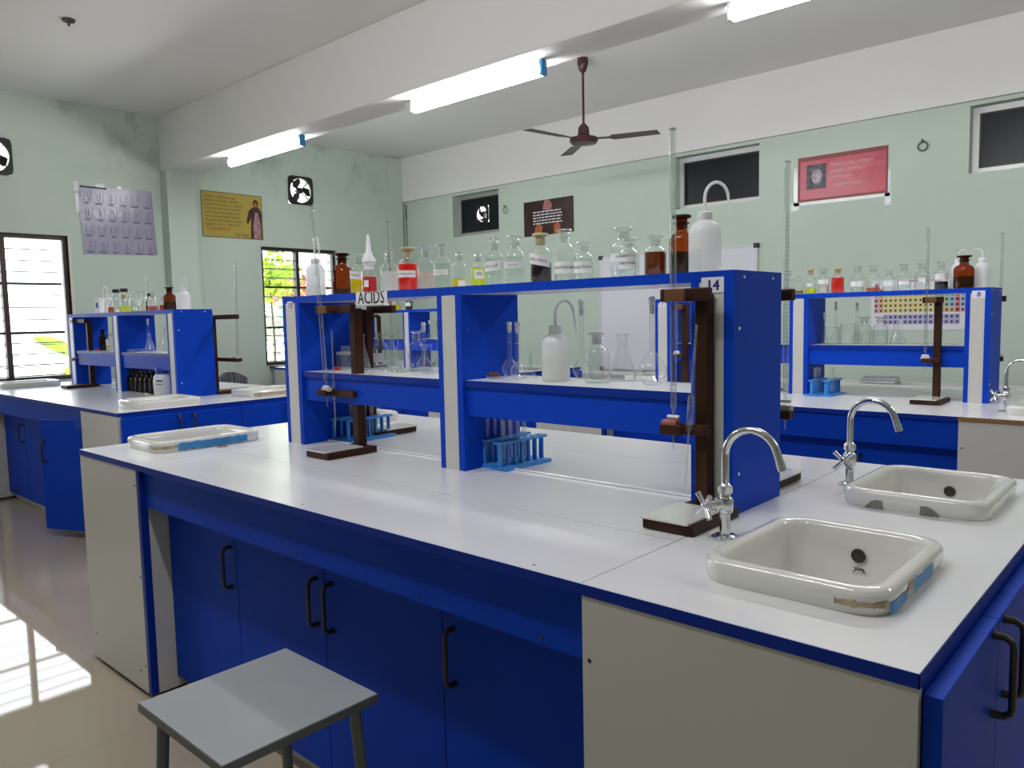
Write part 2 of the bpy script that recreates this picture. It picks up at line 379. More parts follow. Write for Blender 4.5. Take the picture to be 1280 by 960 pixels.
struct(put('trim_4', B().box(XL, XL + 0.13, 2.50, 2.80, 0, 2.95), 'wall_green'), 'green pilaster under the ceiling beam')
struct(put('trim_5', B().box(XL, XL + 0.13, -0.66, -0.36, 0, 2.95), 'wall_green'), 'green pilaster between the windows')
struct(put('trim_6', B().box(XL, XL + 0.05, 5.45, 5.675, 0, 3.49), 'wall_green'), 'green pilaster in the far corner')
struct(put('trim_7', B().poly([(XL + .062, YB - .003, 2.72), (XL + .085, YB - .003, 2.72), (XL + .08, YB - .003, 2.90), (XL + .066, YB - .003, 2.9)], (0, -.003, 0)).box(XL + .07, XL + .076, YB - .006, YB, 0.9, 2.72), 'hole_dark'), 'dark cable slit running down the far corner')

def louver_window(name, y0, y1, z0, z1, cols, bars, frame):
    root = bpy.data.objects.new(name, None); C.objects.link(root); root.location = (XL, (y0 + y1) / 2, z0); root['kind'] = 'structure'
    ox, oy, oz = root.location
    def add(n, b, m, sm=None):
        me = b.mesh(n, sm); me.transform(Matrix.Translation((-ox, -oy, -oz))); return put(n, me, m, root)
    x0, x1 = XL - 0.085, XL - 0.035
    t = 0.04
    for a, b, c, d in ((y0, y0 + t, z0, z1), (y1 - t, y1, z0, z1), (y0 + t, y1 - t, z1 - t, z1), (y0 + t, y1 - t, z0, z0 + t)):
        add('frame', B().box(x0, x1, a, b, c, d), frame)
    ys = [y0 + t] + cols + [y1 - t]
    for y in cols: add('mullion', B().box(x0 - .005, x1 + .012, y - 0.022, y + 0.022, z0 + t, z1 - t), frame)
    for i in range(len(ys) - 1):
        for zb in bars: add('transom', B().box(x0 + .01, x1 - .01, ys[i] + .022, ys[i + 1] - .022, zb - 0.011, zb + 0.011), frame)
    zs = [z0 + t] + bars + [z1 - t]
    for i in range(len(ys) - 1):
        for k in range(len(zs) - 1):
            n = 4; dz = (zs[k + 1] - zs[k]) / n
            for j in range(n):
                zc = zs[k] + dz * (j + 0.5); ln = dz * 0.5 * 0.94
                mtx = Matrix.Translation((XL - 0.06, 0, zc)) @ Matrix.Rotation(math.radians(28), 4, 'Y')
                lv = B().box(-0.0025, 0.0025, ys[i] + .024, ys[i + 1] - .024, -ln + .003, ln - .003, mtx)
                lv.mi = 1; lv.box(-.0035, .0035, ys[i] + .024, ys[i + 1] - .024, -ln - .006, -ln + .0029, mtx).box(-.003, .003, ys[i] + .024, ys[i + 1] - .024, ln - .0029, ln + .002, mtx)
                add('glass_louver', lv, ['pane', 'louver_edge'])
    # lever handle
    if cols: add('lever', B().box(XL - 0.03, XL - 0.005, cols[0] + .02, cols[0] + .06, 1.52, 1.535), frame)
    return root
louver_window('window_1', *WIN1, [0.52, 1.04], [1.33, 1.785], 'brown_frame')
louver_window('window_2', *WIN2, [4.085], [1.32, 1.79], 'frame_black')
louver_window('window_3', *WIN3_ADDED, [-2.48, -1.95], [1.33, 1.785], 'brown_frame')  # unseen window, added to let more sky light into the room
struct(put('trim_8', B().box(XL - .2, XL + .004, 1.58, 1.605, .88, 2.24), 'paper_cream'), 'cream plastered reveal beside the near window')
# ventilators in the back wall
for i, (x0, x1, z0, z1) in enumerate(VENTS):
    root = bpy.data.objects.new('window_%d' % (4 + i), None); C.objects.link(root); root['kind'] = 'structure'; root.location = ((x0 + x1) / 2, YB, z0)
    w = (x1 - x0) / 2; h = z1 - z0; t = 0.045; fm = 'alu_grey' if i == 0 else 'alu'
    for (a, b, c, d) in ((-w, -w + t, 0, h), (w - t, w, 0, h), (-w + t, w - t, h - t, h), (-w + t, w - t, 0, t)):
        put('frame', B().box(a, b, 0.10, 0.14, c, d), fm, root)
    put('inner_bead', B().slab(1, 0.11, 0.125, -w + t, w - t, t, h - t, [(-w + t + .012, w - t - .012, t + .012, h - t - .012)]), 'brown_frame', root)
    if i == 0:
        cx = 0.02
        put('pane', B().slab(1, 0.116, 0.12, -w + t + .01, w - t - .01, t + .01, h - t - .01, [(cx - .10, cx + .10, h / 2 - .10, h / 2 + .10)]), 'vent_glass', root)
    else:
        put('pane', B().box(-w + t + .01, w - t - .01, 0.116, 0.12, t + .01, h - t - .01), 'vent_glass', root)
# ------------------------------------------------------------------ outside the windows
struct(put('ground_outside', B().box(-40, XL - .2, -25, 30, -0.5, -0.3), 'soil'), 'pale ground outside the windows')
def leaf_plant(name, label, cat, base, blades, mat, group=None):
    t = thing(name, label, cat, base, 0, group)
    top = max(b[2] for b in blades)
    put('stem', B().tube([(0, 0, 0), (0.03, 0.02, top * .5), (0, 0, top * .9)], [0.05, 0.04, 0.02], 8), 'bark', t, 40)
    for (x, y, z, ang, ln, wd, droop) in blades:
        b = B(); rows = []
        for k in range(7):
            s_ = k / 6; w = wd * math.sin(PI * min(1, s_ * .93 + .07)) ** .7 * .5
            d = Vector((0, math.cos(ang), math.sin(ang))) * ln * s_ + Vector((0, 0, -droop * s_ * s_))
            nrm = Vector((0.25, -math.sin(ang), math.cos(ang))).normalized()
            c = Vector((x, y, z)) + d
            rows.append((c - nrm * w, c + Vector((0.03, 0, 0)), c + nrm * w))
        for r0, r1 in zip(rows, rows[1:]):
            for q in range(2): b.quad(r0[q], r0[q + 1], r1[q + 1], r1[q])
        bmesh.ops.remove_doubles(b.bm, verts=b.bm.verts[:], dist=1e-4)
        put('leaf', b, mat, t, 60)
    return t
leaf_plant('banana_plant', 'yellow-green broad leaf plant outside the near louvered window', 'plant', (-9.3, 2.08, -0.3),
           [(0, 0, 1.35, 2.5, .55, .16, .1), (0, 0, 1.3, 4.3, .5, .17, -.05), (0, .1, 1.6, 1.2, .4, .14, .1)], 'leaf_lime')
def bush(name, label, base, n, rad, mat, seed, hgt):
    rnd = random.Random(seed); t = thing(name, label, 'bush', base)
    put('stem', B().tube([(0, 0, 0), (.02, .03, hgt * .6), (0, 0, hgt)], [.025, .02, .01], 7), 'bark', t, 40)
    b = B()
    for k in range(n):
        c = Vector((rnd.gauss(0, rad[0]), rnd.gauss(0, rad[1]), hgt + rnd.gauss(0, rad[2])))
        a = rnd.uniform(0, 2 * PI); e = rnd.uniform(-.6, .9); d = Vector((math.cos(a) * math.cos(e), math.sin(a) * math.cos(e), math.sin(e))) * rnd.uniform(.08, .16)
        s_ = d.orthogonal().normalized() * d.length * .35
        b.quad(c, c + d * .5 + s_, c + d, c + d * .5 - s_)
    o = put('foliage', b, mat, t); o['kind'] = 'stuff'
    return t
bush('shrub', 'lime green leafy bush outside the far louvered window', (-9.8, 4.85, -0.3), 420, (.25, .16, .16), 'leaf_lime', 3, 2.33)
bush('shrub', 'reddish leafed bush outside the far louvered window', (-11.6, 6.25, -0.3), 420, (.25, .26, .10), 'leaf_red', 4, 2.26)
bush('shrub', 'pale grey-green bush behind the lower panes of the far window', (-13.0, 7.0, -0.3), 500, (.3, .4, .2), 'leaf_pale', 5, 1.65)

# ------------------------------------------------------------------ lights on the beams, fans
def tube_light(x0, y, label, z=2.95, flip=False):
    t = thing('tube_light', label, 'light', (x0 + .61, y, z), 0, 'tube lights under the ceiling beams')
    put('batten', B().rbox(-.60, .60, -.022, .022, -.028, 0, .004), 'paper', t)
    for sx in (-1, 1):
        put('end_cap', B().rbox(sx * .605 - .012, sx * .605 + .012, -.026, .026, -.095, -.004, .004), 'tape_blue' if sx > 0 else 'alu', t)
    put('tube', B().lathe([(.034, -.592), (.034, .592)], 16, mat=Matrix.Translation((0, 0, -.063)) @ Matrix.Rotation(PI / 2, 4, 'Y')), 'tube_glow', t, 40)
    return t
tube_light(-6.70, 2.66, 'white tube light on the ceiling beam, nearest the window wall')
tube_light(-4.06, 2.66, 'long white tube light in the middle of the ceiling beam')
tube_light(-1.62, 2.68, 'white tube light cut off by the top edge of the picture')
tube_light(1.0, 2.68, 'white tube light on the far beam beyond the right of the picture')
for x, w in ((-4.06, 'between the benches'), (-1.62, 'above the near bench')):
    tube_light(x, -0.5, 'white tube light on the near beam, ' + w)
# ceiling fan
t = thing('ceiling_fan', 'maroon ceiling fan on a long rod hanging before the back wall', 'fan', (-3.69, 4.2, ZC))
put('canopy', B().lathe([(.045, 0), (.045, -.05), (.03, -.10), (.012, -.12)], 20), 'maroon', t, 40)
put('rod', B().lathe([(.010, -.11), (.010, -.56)], 12), 'maroon', t, 40)
put('motor', B().lathe([(.02, -.53), (.045, -.56), (.05, -.62), (.075, -.635), (.115, -.645), (.12, -.67), (.105, -.69), (.03, -.70)], 28), 'maroon', t, 40)
for k in range(3):
    a = math.radians(22 + 120 * k)
    b = B(); R = Matrix.Rotation(a, 4, 'Z')
    b.poly([R @ Vector(p) for p in ((.10, -.02, -.655), (.22, -.025, -.66), (.25, -.055, -.655), (.62, -.06, -.655), (.63, .05, -.665), (.25, .05, -.67), (.22, .02, -.665), (.10, .02, -.66))], (0, 0, .004))
    put('blade', b, 'fan_blade', t)
# exhaust fans in the window wall
def exhaust(label, y0, y1, z0, z1, hl, loc_x, name='exhaust_fan', ang=0.3):
    yc, zc = (y0 + y1) / 2, (z0 + z1) / 2; w = hl
    t = thing(name, label, 'fan', (loc_x, yc, zc))
    n = 32
    b = B(); ring = []
    R = Matrix.Rotation(PI / 2, 4, 'Y')
    # square plate with a round opening
    outer = []; inner = []
    for k in range(n):
        a = 2 * PI * k / n; c_, s_ = math.cos(a), math.sin(a); m_ = max(abs(c_), abs(s_))
        k2 = min(w / m_, w * 1.32)
        outer.append((c_ * k2, s_ * k2)); inner.append((c_ * w * .86, s_ * w * .86))
    for x in (0.0, 0.02):
        vo = [b.bm.verts.new((x, *p)) for p in outer]; vi = [b.bm.verts.new((x, *p)) for p in inner]
        ring.append((vo, vi))
        for k in range(n): b._face((vo[k], vo[(k + 1) % n], vi[(k + 1) % n], vi[k]))
    for q in range(2):
        for k in range(n): b._face((ring[0][q][k], ring[0][q][(k + 1) % n], ring[1][q][(k + 1) % n], ring[1][q][k]))
    put('frame', b, 'fan_black', t)
    put('hub', B().lathe([(.035, -.06), (.04, 0), (.03, .02)], 16, mat=R), 'fan_black', t, 40)
    for k in range(3):
        a = ang + 2 * PI * k / 3 ; X = Matrix.Rotation(a, 4, 'X')
        put('blade', B().poly([X @ Vector(p) for p in ((-.02, -.02, .03), (.005, .055, .08), (.01, .05, w * .8), (-.02, -.035, w * .8), (-.035, -.05, .07))], (.003, 0, 0)), 'fan_black', t)
    for k in range(4):
        a = PI / 4 + PI / 2 * k
        put('bracket', B().tube([(.005, 0, 0), (.005, math.cos(a) * w * .9, math.sin(a) * w * .9)], .005, 6), 'fan_black', t)
    return t
exhaust('black exhaust fan high on the window wall beside the yellow poster', *FAN1, .165, XL + .001, ang=.5)
exhaust('black exhaust fan cut off by the left edge of the picture', *FAN0, .165, XL + .001, ang=.2)
t = exhaust('round exhaust fan set in the dark ventilator pane', -0.1, 0.1, -0.1, 0.1, .105, 0, 'ventilator_fan', .9)
t.location = (-6.465, YB + .110, 2.6525); t.rotation_euler = (0, 0, -PI / 2)

# wall hooks, ceiling hook
for x, z, lb in ((-1.49, 2.655, 'green rope loop on a hook beside the red poster'), (-5.97, 2.64, 'grey rope loop on a hook beside the dark poster')):
    t = thing('wall_hook', lb, 'hook', (x, YB, z))
    put('nail', B().lathe([(.005, 0), (.005, .035), (.009, .036), (.009, .04)], 8, mat=Matrix.Translation((0, 0, .045)) @ Matrix.Rotation(PI / 2, 4, 'X')), 'steel_dark', t)
    put('loop', B().tube([(.034 * math.cos(a), -.02, .034 * math.sin(a)) for a in [2 * PI * k / 18 for k in range(19)]], .006, 6), 'grey_box' if x < -2 else 'rope_green', t, 60)
t = thing('ceiling_hook', 'small dark fan hook box in the ceiling near the window wall', 'hook', (-5.70, .97, ZC))
put('cover', B().lathe([(.045, 0), (.04, -.015), (.015, -.022)], 14), 'steel_dark', t, 40)
put('hook', B().tube([(.014 * math.cos(a), 0, -.030 + .014 * math.sin(a)) for a in [PI / 2 + 4.6 * k / 12 for k in range(13)]], .004, 6), 'steel_dark', t, 60)

# ------------------------------------------------------------------ posters and boards
px = XL + 0.002
t = thing('glassware_chart', 'grey-violet chart of laboratory glassware taped to the window wall', 'poster', (px, 2.06, 2.07))
def gx(y, z): return (0.0035, y - 2.06, z - 2.07)
put('sheet', B().poly([(0, 1.69 - 2.06, .665), (0, 2.395 - 2.06, .665), (0, 2.42 - 2.06, .025), (0, 1.715 - 2.06, .005)], (.003, 0, 0)), 'chart_print', t)
rnd = random.Random(2)
for r in range(4):
    for c_ in range(6):
        y0 = 1.725 + c_ * .114 + r * .004; z0 = 2.60 - r * .155
        # outline box and a vessel icon inside
        b = B()
        for (a1, a2, c1, c2) in ((y0 + .085, y0 + .088, z0 - .02, z0 + .08), (y0, y0 + .088, z0 - .022, z0 - .019)):
            b.box(.0032, .0036, a1 - 2.06, a2 - 2.06, c1 - 2.07, c2 - 2.07)
        k = rnd.randrange(4); yc = y0 + .042 - 2.06; zc = z0 - 2.07
        if k == 0: pts = [(-.008, .07), (-.008, .045), (-.03, -.005), (.03, -.005), (.008, .045), (.008, .07)]
        elif k == 1: pts = [(-.025, .06), (-.025, 0), (.025, 0), (.025, .06)]
        elif k == 2: pts = [(-.01, .06), (-.01, 0), (0, -.012), (.01, 0), (.01, .06)]
        else: pts = [(0, .07), (0, .03), (-.015, .01), (0, -.01), (.015, .01), (0, .03)]
        b.tube([(.0034, yc + p, zc + q) for p, q in pts], .0022, 4)
        w = rnd.uniform(.035, .07); d_ = put('drawing', b, 'ink_violet', t); put('caption', B().box(.0032, .0036, yc - w / 2, yc + w / 2, zc - .042, zc - .030), 'ink_violet', d_)
put('heading', B().box(.0032, .0036, -.34, -.10, .640, .655), 'ink', t)
for (a, c_, d, e) in ((-.40, -.355, .60, .69), (-.395, -.36, .40, .58), (-.2, -.12, .655, .69), (-.0, .04, .66, .685)):
    put('tape', B().box(.0034, .0042, a, d if d < a else c_, min(d, e), max(d, e)), 'tape_clear', t)

t = thing('chemistry_poster', 'yellow poster with a chemistry quotation and a figure in a dark coat', 'poster', (px, 3.28, 2.32))
put('sheet', B().box(0, .003, -.365, .355, 0, .49), 'yellow_print', t)
put('border', B().slab(0, .0031, .0036, -.365, .355, 0, .49, [(-.359, .349, .006, .484)]), 'ink', t)
lines = ['Chlorine is a deadly poison gas', 'employed on European battlefields', 'in World War I. Sodium is a corrosive', 'metal which burns upon contact with', 'water. Together they make a placid', 'and unpoisonous material, table salt.', 'Why each of these substances has the', 'properties it does is a subject called']
for k, s_ in enumerate(lines):
    place_text('lettering', s_, .036, t, 'ink', frame_x(.0036, -.33, .425 - k * .042), xscale=.78)
place_text('lettering', 'Chemistry', .072, t, 'ink_red', frame_x(.0036, -.315, .075), xscale=.85)
place_text('lettering', 'Carl Sagan', .046, t, 'ink', frame_x(.0036, .02, .03), xscale=.8)
fig = put('figure_print', B().poly([(.0031, .20, 0.01), (.0031, .34, 0.01), (.0031, .345, .30), (.0031, .31, .36), (.0031, .24, .36), (.0031, .185, .31), (.0031, .155, .18), (.0031, .175, .17), (.0031, .215, .24)], (.0007, 0, 0)), 'coat_print', t)
put('figure_print', B().poly([(.0039, .24, .01), (.0039, .325, .01), (.0039, .33, .16), (.0039, .30, .30), (.0039, .265, .30), (.0039, .235, .15)], (.0006, 0, 0)), 'shirt_print', t)
put('figure_print', B().poly([(.0040, .275 + .034 * math.cos(a), .40 + .046 * math.sin(a)) for a in [2 * PI * k / 12 for k in range(12)]], (.0004, 0, 0)), 'coat_print', t)
put('figure_print', B().poly([(.0045, .275 + .02 * math.cos(a), .385 + .03 * math.sin(a)) for a in [2 * PI * k / 10 for k in range(10)]], (.0004, 0, 0)), 'skin_print', t)

py = YB - 0.002
t = thing('quotation_poster', 'red poster with a black and white portrait and white quotation', 'poster', (-2.12, py, 2.33))
put('sheet', B().box(-.37, .37, -.003, 0, 0, .38), 'red_print', t)
put('border', B().slab(1, -.0042, -.0031, -.37, .37, 0, .38, [(-.35, .355, .02, .345)]), 'red_border', t)
put('portrait_print', B().box(-.295, -.125, -.0042, -.0032, .10, .31), 'grey_print', t)
put('portrait_print', B().poly([(-.205 + .045 * math.cos(a), -.0043, .205 + .065 * math.sin(a)) for a in [2 * PI * k / 14 for k in range(14)]], (0, -.0005, 0)), 'grey_light_print', t)
for k, s_ in enumerate(['Nothing is lost, nothing is', 'created, everything is', 'transformed.']):
    place_text('lettering', s_, .045, t, 'ink_pink', frame_y(-.09, -.0040, .275 - k * .052), xscale=.74)
place_text('lettering', 'Antoine Lavoisier', .042, t, 'ink_pink', frame_y(-.06, -.0040, .105), xscale=.78)
for a, b_, c_, d in ((-.41, -.372, -.02, .30), (-.40, .39, -.03, -.002), (.372, .395, 0, .18), (.35, .40, -.10, .0), (-.43, -.36, -.07, -.0)):
    put('tape', B().box(a, b_, -.002, 0, c_, d), 'tape_clear', t)
t = thing('dark_poster', 'dark maroon poster with glowing hands and small printed lines', 'poster', (-5.33, py, 2.30))
put('sheet', B().box(-.36, .36, -.003, 0, 0, .39), 'dark_print', t)
put('hand_print', B().poly([(-.20, -.0031, .0), (-.10, -.0031, .0), (-.08, -.0031, .09), (-.13, -.0031, .14), (-.19, -.0031, .10)], (0, -.0007, 0)), 'flame_print', t)
put('hand_print', B().poly([(.08, -.0031, .0), (.18, -.0031, .0), (.17, -.0031, .10), (.13, -.0031, .14), (.08, -.0031, .09)], (0, -.0007, 0)), 'flame_print', t)
put('glow_print', B().poly([(-.08, -.0031, .28), (.04, -.0031, .27), (.06, -.0031, .33), (.02, -.0031, .385), (-.05, -.0031, .385)], (0, -.0007, 0)), 'pink_print', t)
bb = B(); rnd = random.Random(5)
for k in range(5):
    x = -.22
    while x < .19:
        w = rnd.uniform(.02, .06); bb.box(x, min(x + w, .2), -.0046, -.0040, .255 - k * .032, .268 - k * .032); x += w + .012
put('lettering', bb, 'paper', t)
# whiteboard and periodic chart
t = thing('whiteboard', 'large white marker board with slim metal frame on the back wall', 'whiteboard', (-3.735, py, .80))
put('surface', B().box(-.87, .87, -.018, 0, .02, 1.18), 'board_white', t)
for a, b_, c_, d in ((-.885, -.87, .02, 1.18), (.87, .885, .02, 1.18), (-.87, .87, 1.18, 1.195), (-.87, .87, .005, .02)):
    put('frame', B().box(a, b_, -.024, 0, c_, d), 'alu', t)
for sx in (-1, 1):
    for z in (.012, 1.188): put('corner_cap', B().rbox(sx * .87 - .025, sx * .87 + .025, -.028, 0, z - .022, z + .022, .006), 'black', t)
t = thing('periodic_chart', 'colourful chart of the elements hung on the back wall', 'poster', (-1.50, py, 1.21))
put('sheet', B().box(-.36, .35, -.003, 0, 0, .41), 'paper', t)
cols = {'y': (.70, .60, .20), 'v': (.33, .30, .55), 'p': (.60, .30, .36), 'o': (.65, .36, .16), 'g': (.22, .48, .26), 'b': (.22, .36, .58), 'r': (.52, .10, .10)}
for k, c_ in cols.items(): principled('cell_' + k, c_, .5, var=.08, scale=40)
layout = ['p................b', 'po..........ggggrb', 'poyyyyyyyyyygggbrb', 'poyyyyyyyyyyoggbrb', 'poyyyyyyyyyyoogbrb', 'poyyyyyyyyyyoooorp', '..vvvvvvvvvvvvvvv.', '..vvvvvvvvvvvvvvv.']
cellm = {}
for r, row in enumerate(layout):
    for c_, ch in enumerate(row):
        if ch == '.': continue
        x = -.335 + c_ * .0375; z = .345 - r * .041 - (.012 if r > 5 else 0)
        if ch not in cellm: cellm[ch] = B().box(0, .034, -.0042, -.0032, 0, .037).mesh('element_cell')
        o = put('element_cell', cellm[ch], 'cell_' + ch, t, loc=(x, 0, z))
        put('symbol', cached('sym', lambda: B().box(.008, .022, -.0048, -.0043, .010, .026).mesh('symbol')), 'ink', o)
put('heading', B().box(-.16, .16, -.0042, -.0032, .388, .402), 'cell_p', t)

# ------------------------------------------------------------------ back counter, cabinet under far window
t = thing('wall_counter', 'long grey counter running along the back wall', 'counter', (-2.5, 5.4, 0))
put('counter_top', B().box(-4.6, 4.9, -.30, .315, .715, .75), 'granite', t)
put('front_panel', B().box(-4.6, 4.9, -.22, -.20, 0, .715), 'panel_white', t)
put('backsplash', B().box(-4.6, 4.9, .30, .318, .75, .785), 'beam_paint', t)
for k, (dx, w, h) in enumerate(((0, .13, .022), (.01, .12, .02), (-.005, .13, .025), (.004, .125, .018))):
    z0 = .751 + sum((.022, .02, .025, .018)[:k])
    bk = thing('book', ['bottom grey book of the stack on the back counter', 'second grey book from the bottom of the counter stack', 'third grey book from the bottom of the counter stack', 'top grey book of the stack on the back counter'][k], 'book', (-1.71 + dx, 5.50, z0), .1 * k - .1, 'books stacked on the back counter')
    put('cover', B().box(-w, w, -.10, .10, 0, .003).box(-w, w, -.10, .10, h - .003, h).box(-w, -w + .003, -.1, .1, 0, h), 'book_cover', bk)
    put('pages', B().box(-w + .004, w - .004, -.096, .096, .003, h - .003), 'paper', bk)
t = thing('side_cabinet', 'low grey cabinet with dark top below the far window', 'cabinet', (-7.55, 4.35, 0))
put('body', B().box(-.27, -.05, -.70, .70, 0, .86), 'grey_box', t); put('top', B().box(-.28, -.02, -.72, .72, .86, .878), 'black', t)
for s_ in (-1, 1):
    d = put('door', B().box(-.05, -.035, s_ * .35 - .34, s_ * .35 + .34, .06, .84), 'grey_box', t); put('handle', B().box(-.035, -.022, s_ * .05 - .01, s_ * .05 + .01, .5, .6), 'steel_dark', d)

# ------------------------------------------------------------------ lab benches
BL, BD = 3.135, 1.50          # worktop length and depth
WL, WR = -2.59, -0.581        # inner sides of the end cabinets
SINKS = {'rf': (-.43, -.09, .155, .56), 'rr': (-.43, -.09, .90, 1.305), 'lf': (-3.05, -2.72, .14, .595), 'lr': (-3.05, -2.72, .905, 1.36)}
def handle_mesh(axis):
    """bow handle, 0.14 long, standing out along -Y (axis 'y') or +X (axis 'x')"""
    b = B(); pts = []
    for d, z in ((0, .068), (.018, .068), (.028, .060), (.030, .05), (.030, -.05), (.028, -.060), (.018, -.068), (0, -.068)):
        pts.append((0, -d, z) if axis == 'y' else (d, 0, z))
    b.tube(pts, [.008, .0065, .006, .006, .006, .006, .0065, .008], 8)
    return b.mesh('handle', 50)
HY, HX = handle_mesh('y'), handle_mesh('x')
def bench(ox, oy, who, far=False, front_edge='blue_edge', open_door=None):
    G = 'worktops of the laboratory benches'
    # --- worktop
    w = thing('worktop', 'white laminate worktop with blue edges, ' + who, 'worktop', (ox, oy, 0), 0, G)
    hole = lambda k: (SINKS[k][0] + .022, SINKS[k][1] - .022, SINKS[k][2] + .022, SINKS[k][3] - .022)
    z0, z1, g = H - .022, H, .0012
    put('worktop_panel', B().slab(2, z0, z1, WR + g, -.0015, .0015, BD - .0015, [hole('rf'), hole('rr')]), 'laminate', w)
    put('worktop_panel', B().slab(2, z0, z1, -BL + .0015, WL - g, .0015, BD - .0015, [hole('lf'), hole('lr')]), 'laminate', w)
    for ya, yb in ((.0015, .3525 - g), (.3525 + g, 1.1475 - g), (1.1475 + g, BD - .0015)):
        put('worktop_panel', B().box(WL + g, WR - g, ya, yb, z0, z1), 'laminate', w)
    put('seam_backing', B().box(WL - .01, WL + .01, .02, BD - .02, z0 - .004, z0 + .008).box(WR - .01, WR + .01, .02, BD - .02, z0 - .004, z0 + .008)
        .box(WL, WR, .34, .365, z0 - .004, z0 + .008).box(WL, WR, 1.135, 1.16, z0 - .004, z0 + .008), 'hole_dark', w)
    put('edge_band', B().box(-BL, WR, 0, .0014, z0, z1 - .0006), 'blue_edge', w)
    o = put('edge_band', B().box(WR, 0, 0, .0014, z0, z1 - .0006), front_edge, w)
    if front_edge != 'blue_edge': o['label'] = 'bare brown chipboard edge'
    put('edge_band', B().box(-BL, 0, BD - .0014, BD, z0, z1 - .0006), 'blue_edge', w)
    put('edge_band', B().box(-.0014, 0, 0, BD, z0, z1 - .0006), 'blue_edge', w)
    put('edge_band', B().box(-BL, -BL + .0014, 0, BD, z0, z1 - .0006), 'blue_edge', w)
    for x, y in ((-2.10, .03), (-1.555, .03), (-.72, .03), (-2.10, 1.47), (-.72, 1.47)):
        put('screw_cap', B().lathe([(.0035, 0), (.003, .0006)], 8, cx=x, cy=y, z=H), 'hole_dark', w)
    put('beading', B().rbox(-2.45, -.70, .728, .740, H, H + .006, .002), 'laminate', w)
    # --- end cabinets
    for side in ('right', 'left'):
        xa, xb = (WR, 0) if side == 'right' else (-BL, WL)
        c_ = thing('end_cabinet', '%s sink cabinet with white front panel, %s' % (side, who), 'cabinet', (ox, oy, 0), 0, 'sink cabinets at the bench ends')
        put('front_panel', B().box(xa + .002, xb - .002, .002, .020, .018, H - .023), 'panel_white', c_)
        for sxx, szz in (((xa + .018, .735), (xa + .02, .30), (xb - .02, .12)) if side == 'right' else ((xb - .014, .80), (xb - .012, .46), (xb - .016, .12), (xb - .06, .09), (xa + .05, .12))):
            put('screw_cap', B().lathe([(.0045, 0), (.004, .0012)], 8, mat=Matrix.Translation((sxx, .0021, szz)) @ Matrix.Rotation(PI / 2, 4, 'X')), 'hole_dark', c_)
        put('back_panel', B().box(xa + .002, xb - .002, BD - .030, BD - .012, .018, H - .023), 'panel_white', c_)
        xi = xa if side == 'right' else xb      # inner side of the cabinet
        xj = (xi, xi + .018) if side == 'right' else (xi - .018, xi)
        put('side_panel', B().box(xj[0], xj[1], .0305, BD - .0305, .018, H - .023), 'panel_white', c_)
        if side == 'left':
            put('edge_band', B().box(xi - .0005, xi + .022, .003, .030, .018, H - .023), 'blue_edge', c_)
            put('side_panel', B().box(xi + .001, xi + .020, .0305, .30, .018, H - .16), 'panel_white', c_)
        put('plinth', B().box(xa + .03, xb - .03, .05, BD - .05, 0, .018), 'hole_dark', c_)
        # doors on the end face
        sx = 1 if side == 'right' else -1; xo = 0 if side == 'right' else -BL
        put('carcass_panel', B().box(xo - sx * .016, xo - sx * .002, .031, BD - .031, .018, H - .023), 'blue', c_)
        for k in range(4):
            y0 = .012 + k * .369
            d = put('door', B().rbox(*sorted((xo + sx * .001, xo + sx * .026)), y0 + .0015, y0 + .3675, .05, H - .033, .0012), 'blue', c_)
            hy = y0 + (.325 if k % 2 == 0 else .045)
            put('handle', HX if sx > 0 else HX.copy(), 'steel_dark', d, loc=(xo + sx * .026, hy, .765), rot=(0, 0, 0 if sx > 0 else PI))
    # --- knee cabinets between, front and back
    for side in ('front', 'back'):
        f = (lambda y: y) if side == 'front' else (lambda y: BD - y)
        c_ = thing('base_cabinet', '%s row of blue cupboard doors below the worktop, %s' % (side, who), 'cabinet', (ox, oy, 0), 0, 'blue cupboards under the worktops')
        xs = [WL + .022 + k * (WR - WL - .022) / 4 for k in range(5)]
        fa = put('fascia', B().box(WL + .022, WR - .001, f(.022), f(.040), H - .158, H - .023), 'blue', c_)
        for x in (-2.505, -2.095, -1.578, -1.066, -.695):
            put('screw_cap', B().lathe([(.004, 0), (.0045, .001), (.003, .002)], 8, mat=Matrix.Translation((x, f(.0215), H - .143)) @ Matrix.Rotation(PI / 2 if side == 'front' else -PI / 2, 4, 'X')), 'hole_dark', fa)
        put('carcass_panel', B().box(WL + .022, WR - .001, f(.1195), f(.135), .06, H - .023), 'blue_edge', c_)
        put('toe_kick', B().box(WL + .022, WR - .001, f(.14), f(.155), 0, .06), 'panel_white', c_)
        for k in range(4):
            hx = xs[k + 1] - .035 if k < 2 else xs[k] + .040
            if open_door == k and side == 'front':
                d = put('door', B().rbox(-(xs[k + 1] - xs[k] - .003), 0, -.009, .009, .06, H - .10, .0012), 'blue', c_, loc=(xs[k + 1] - .002, f(.11), 0), rot=(0, 0, math.radians(24)))
                put('handle', HY, 'steel_dark', d, loc=(hx - xs[k + 1], -.009, .575))
            else:
                d = put('door', B().rbox(xs[k] + .0015, xs[k + 1] - .0015, *sorted((f(.10), f(.118))), .06, H - .10, .0012), 'blue', c_)
                put('handle', HY, 'steel_dark', d, loc=(hx, f(.10), .575), rot=(0, 0, 0 if side == 'front' else PI))
    return w
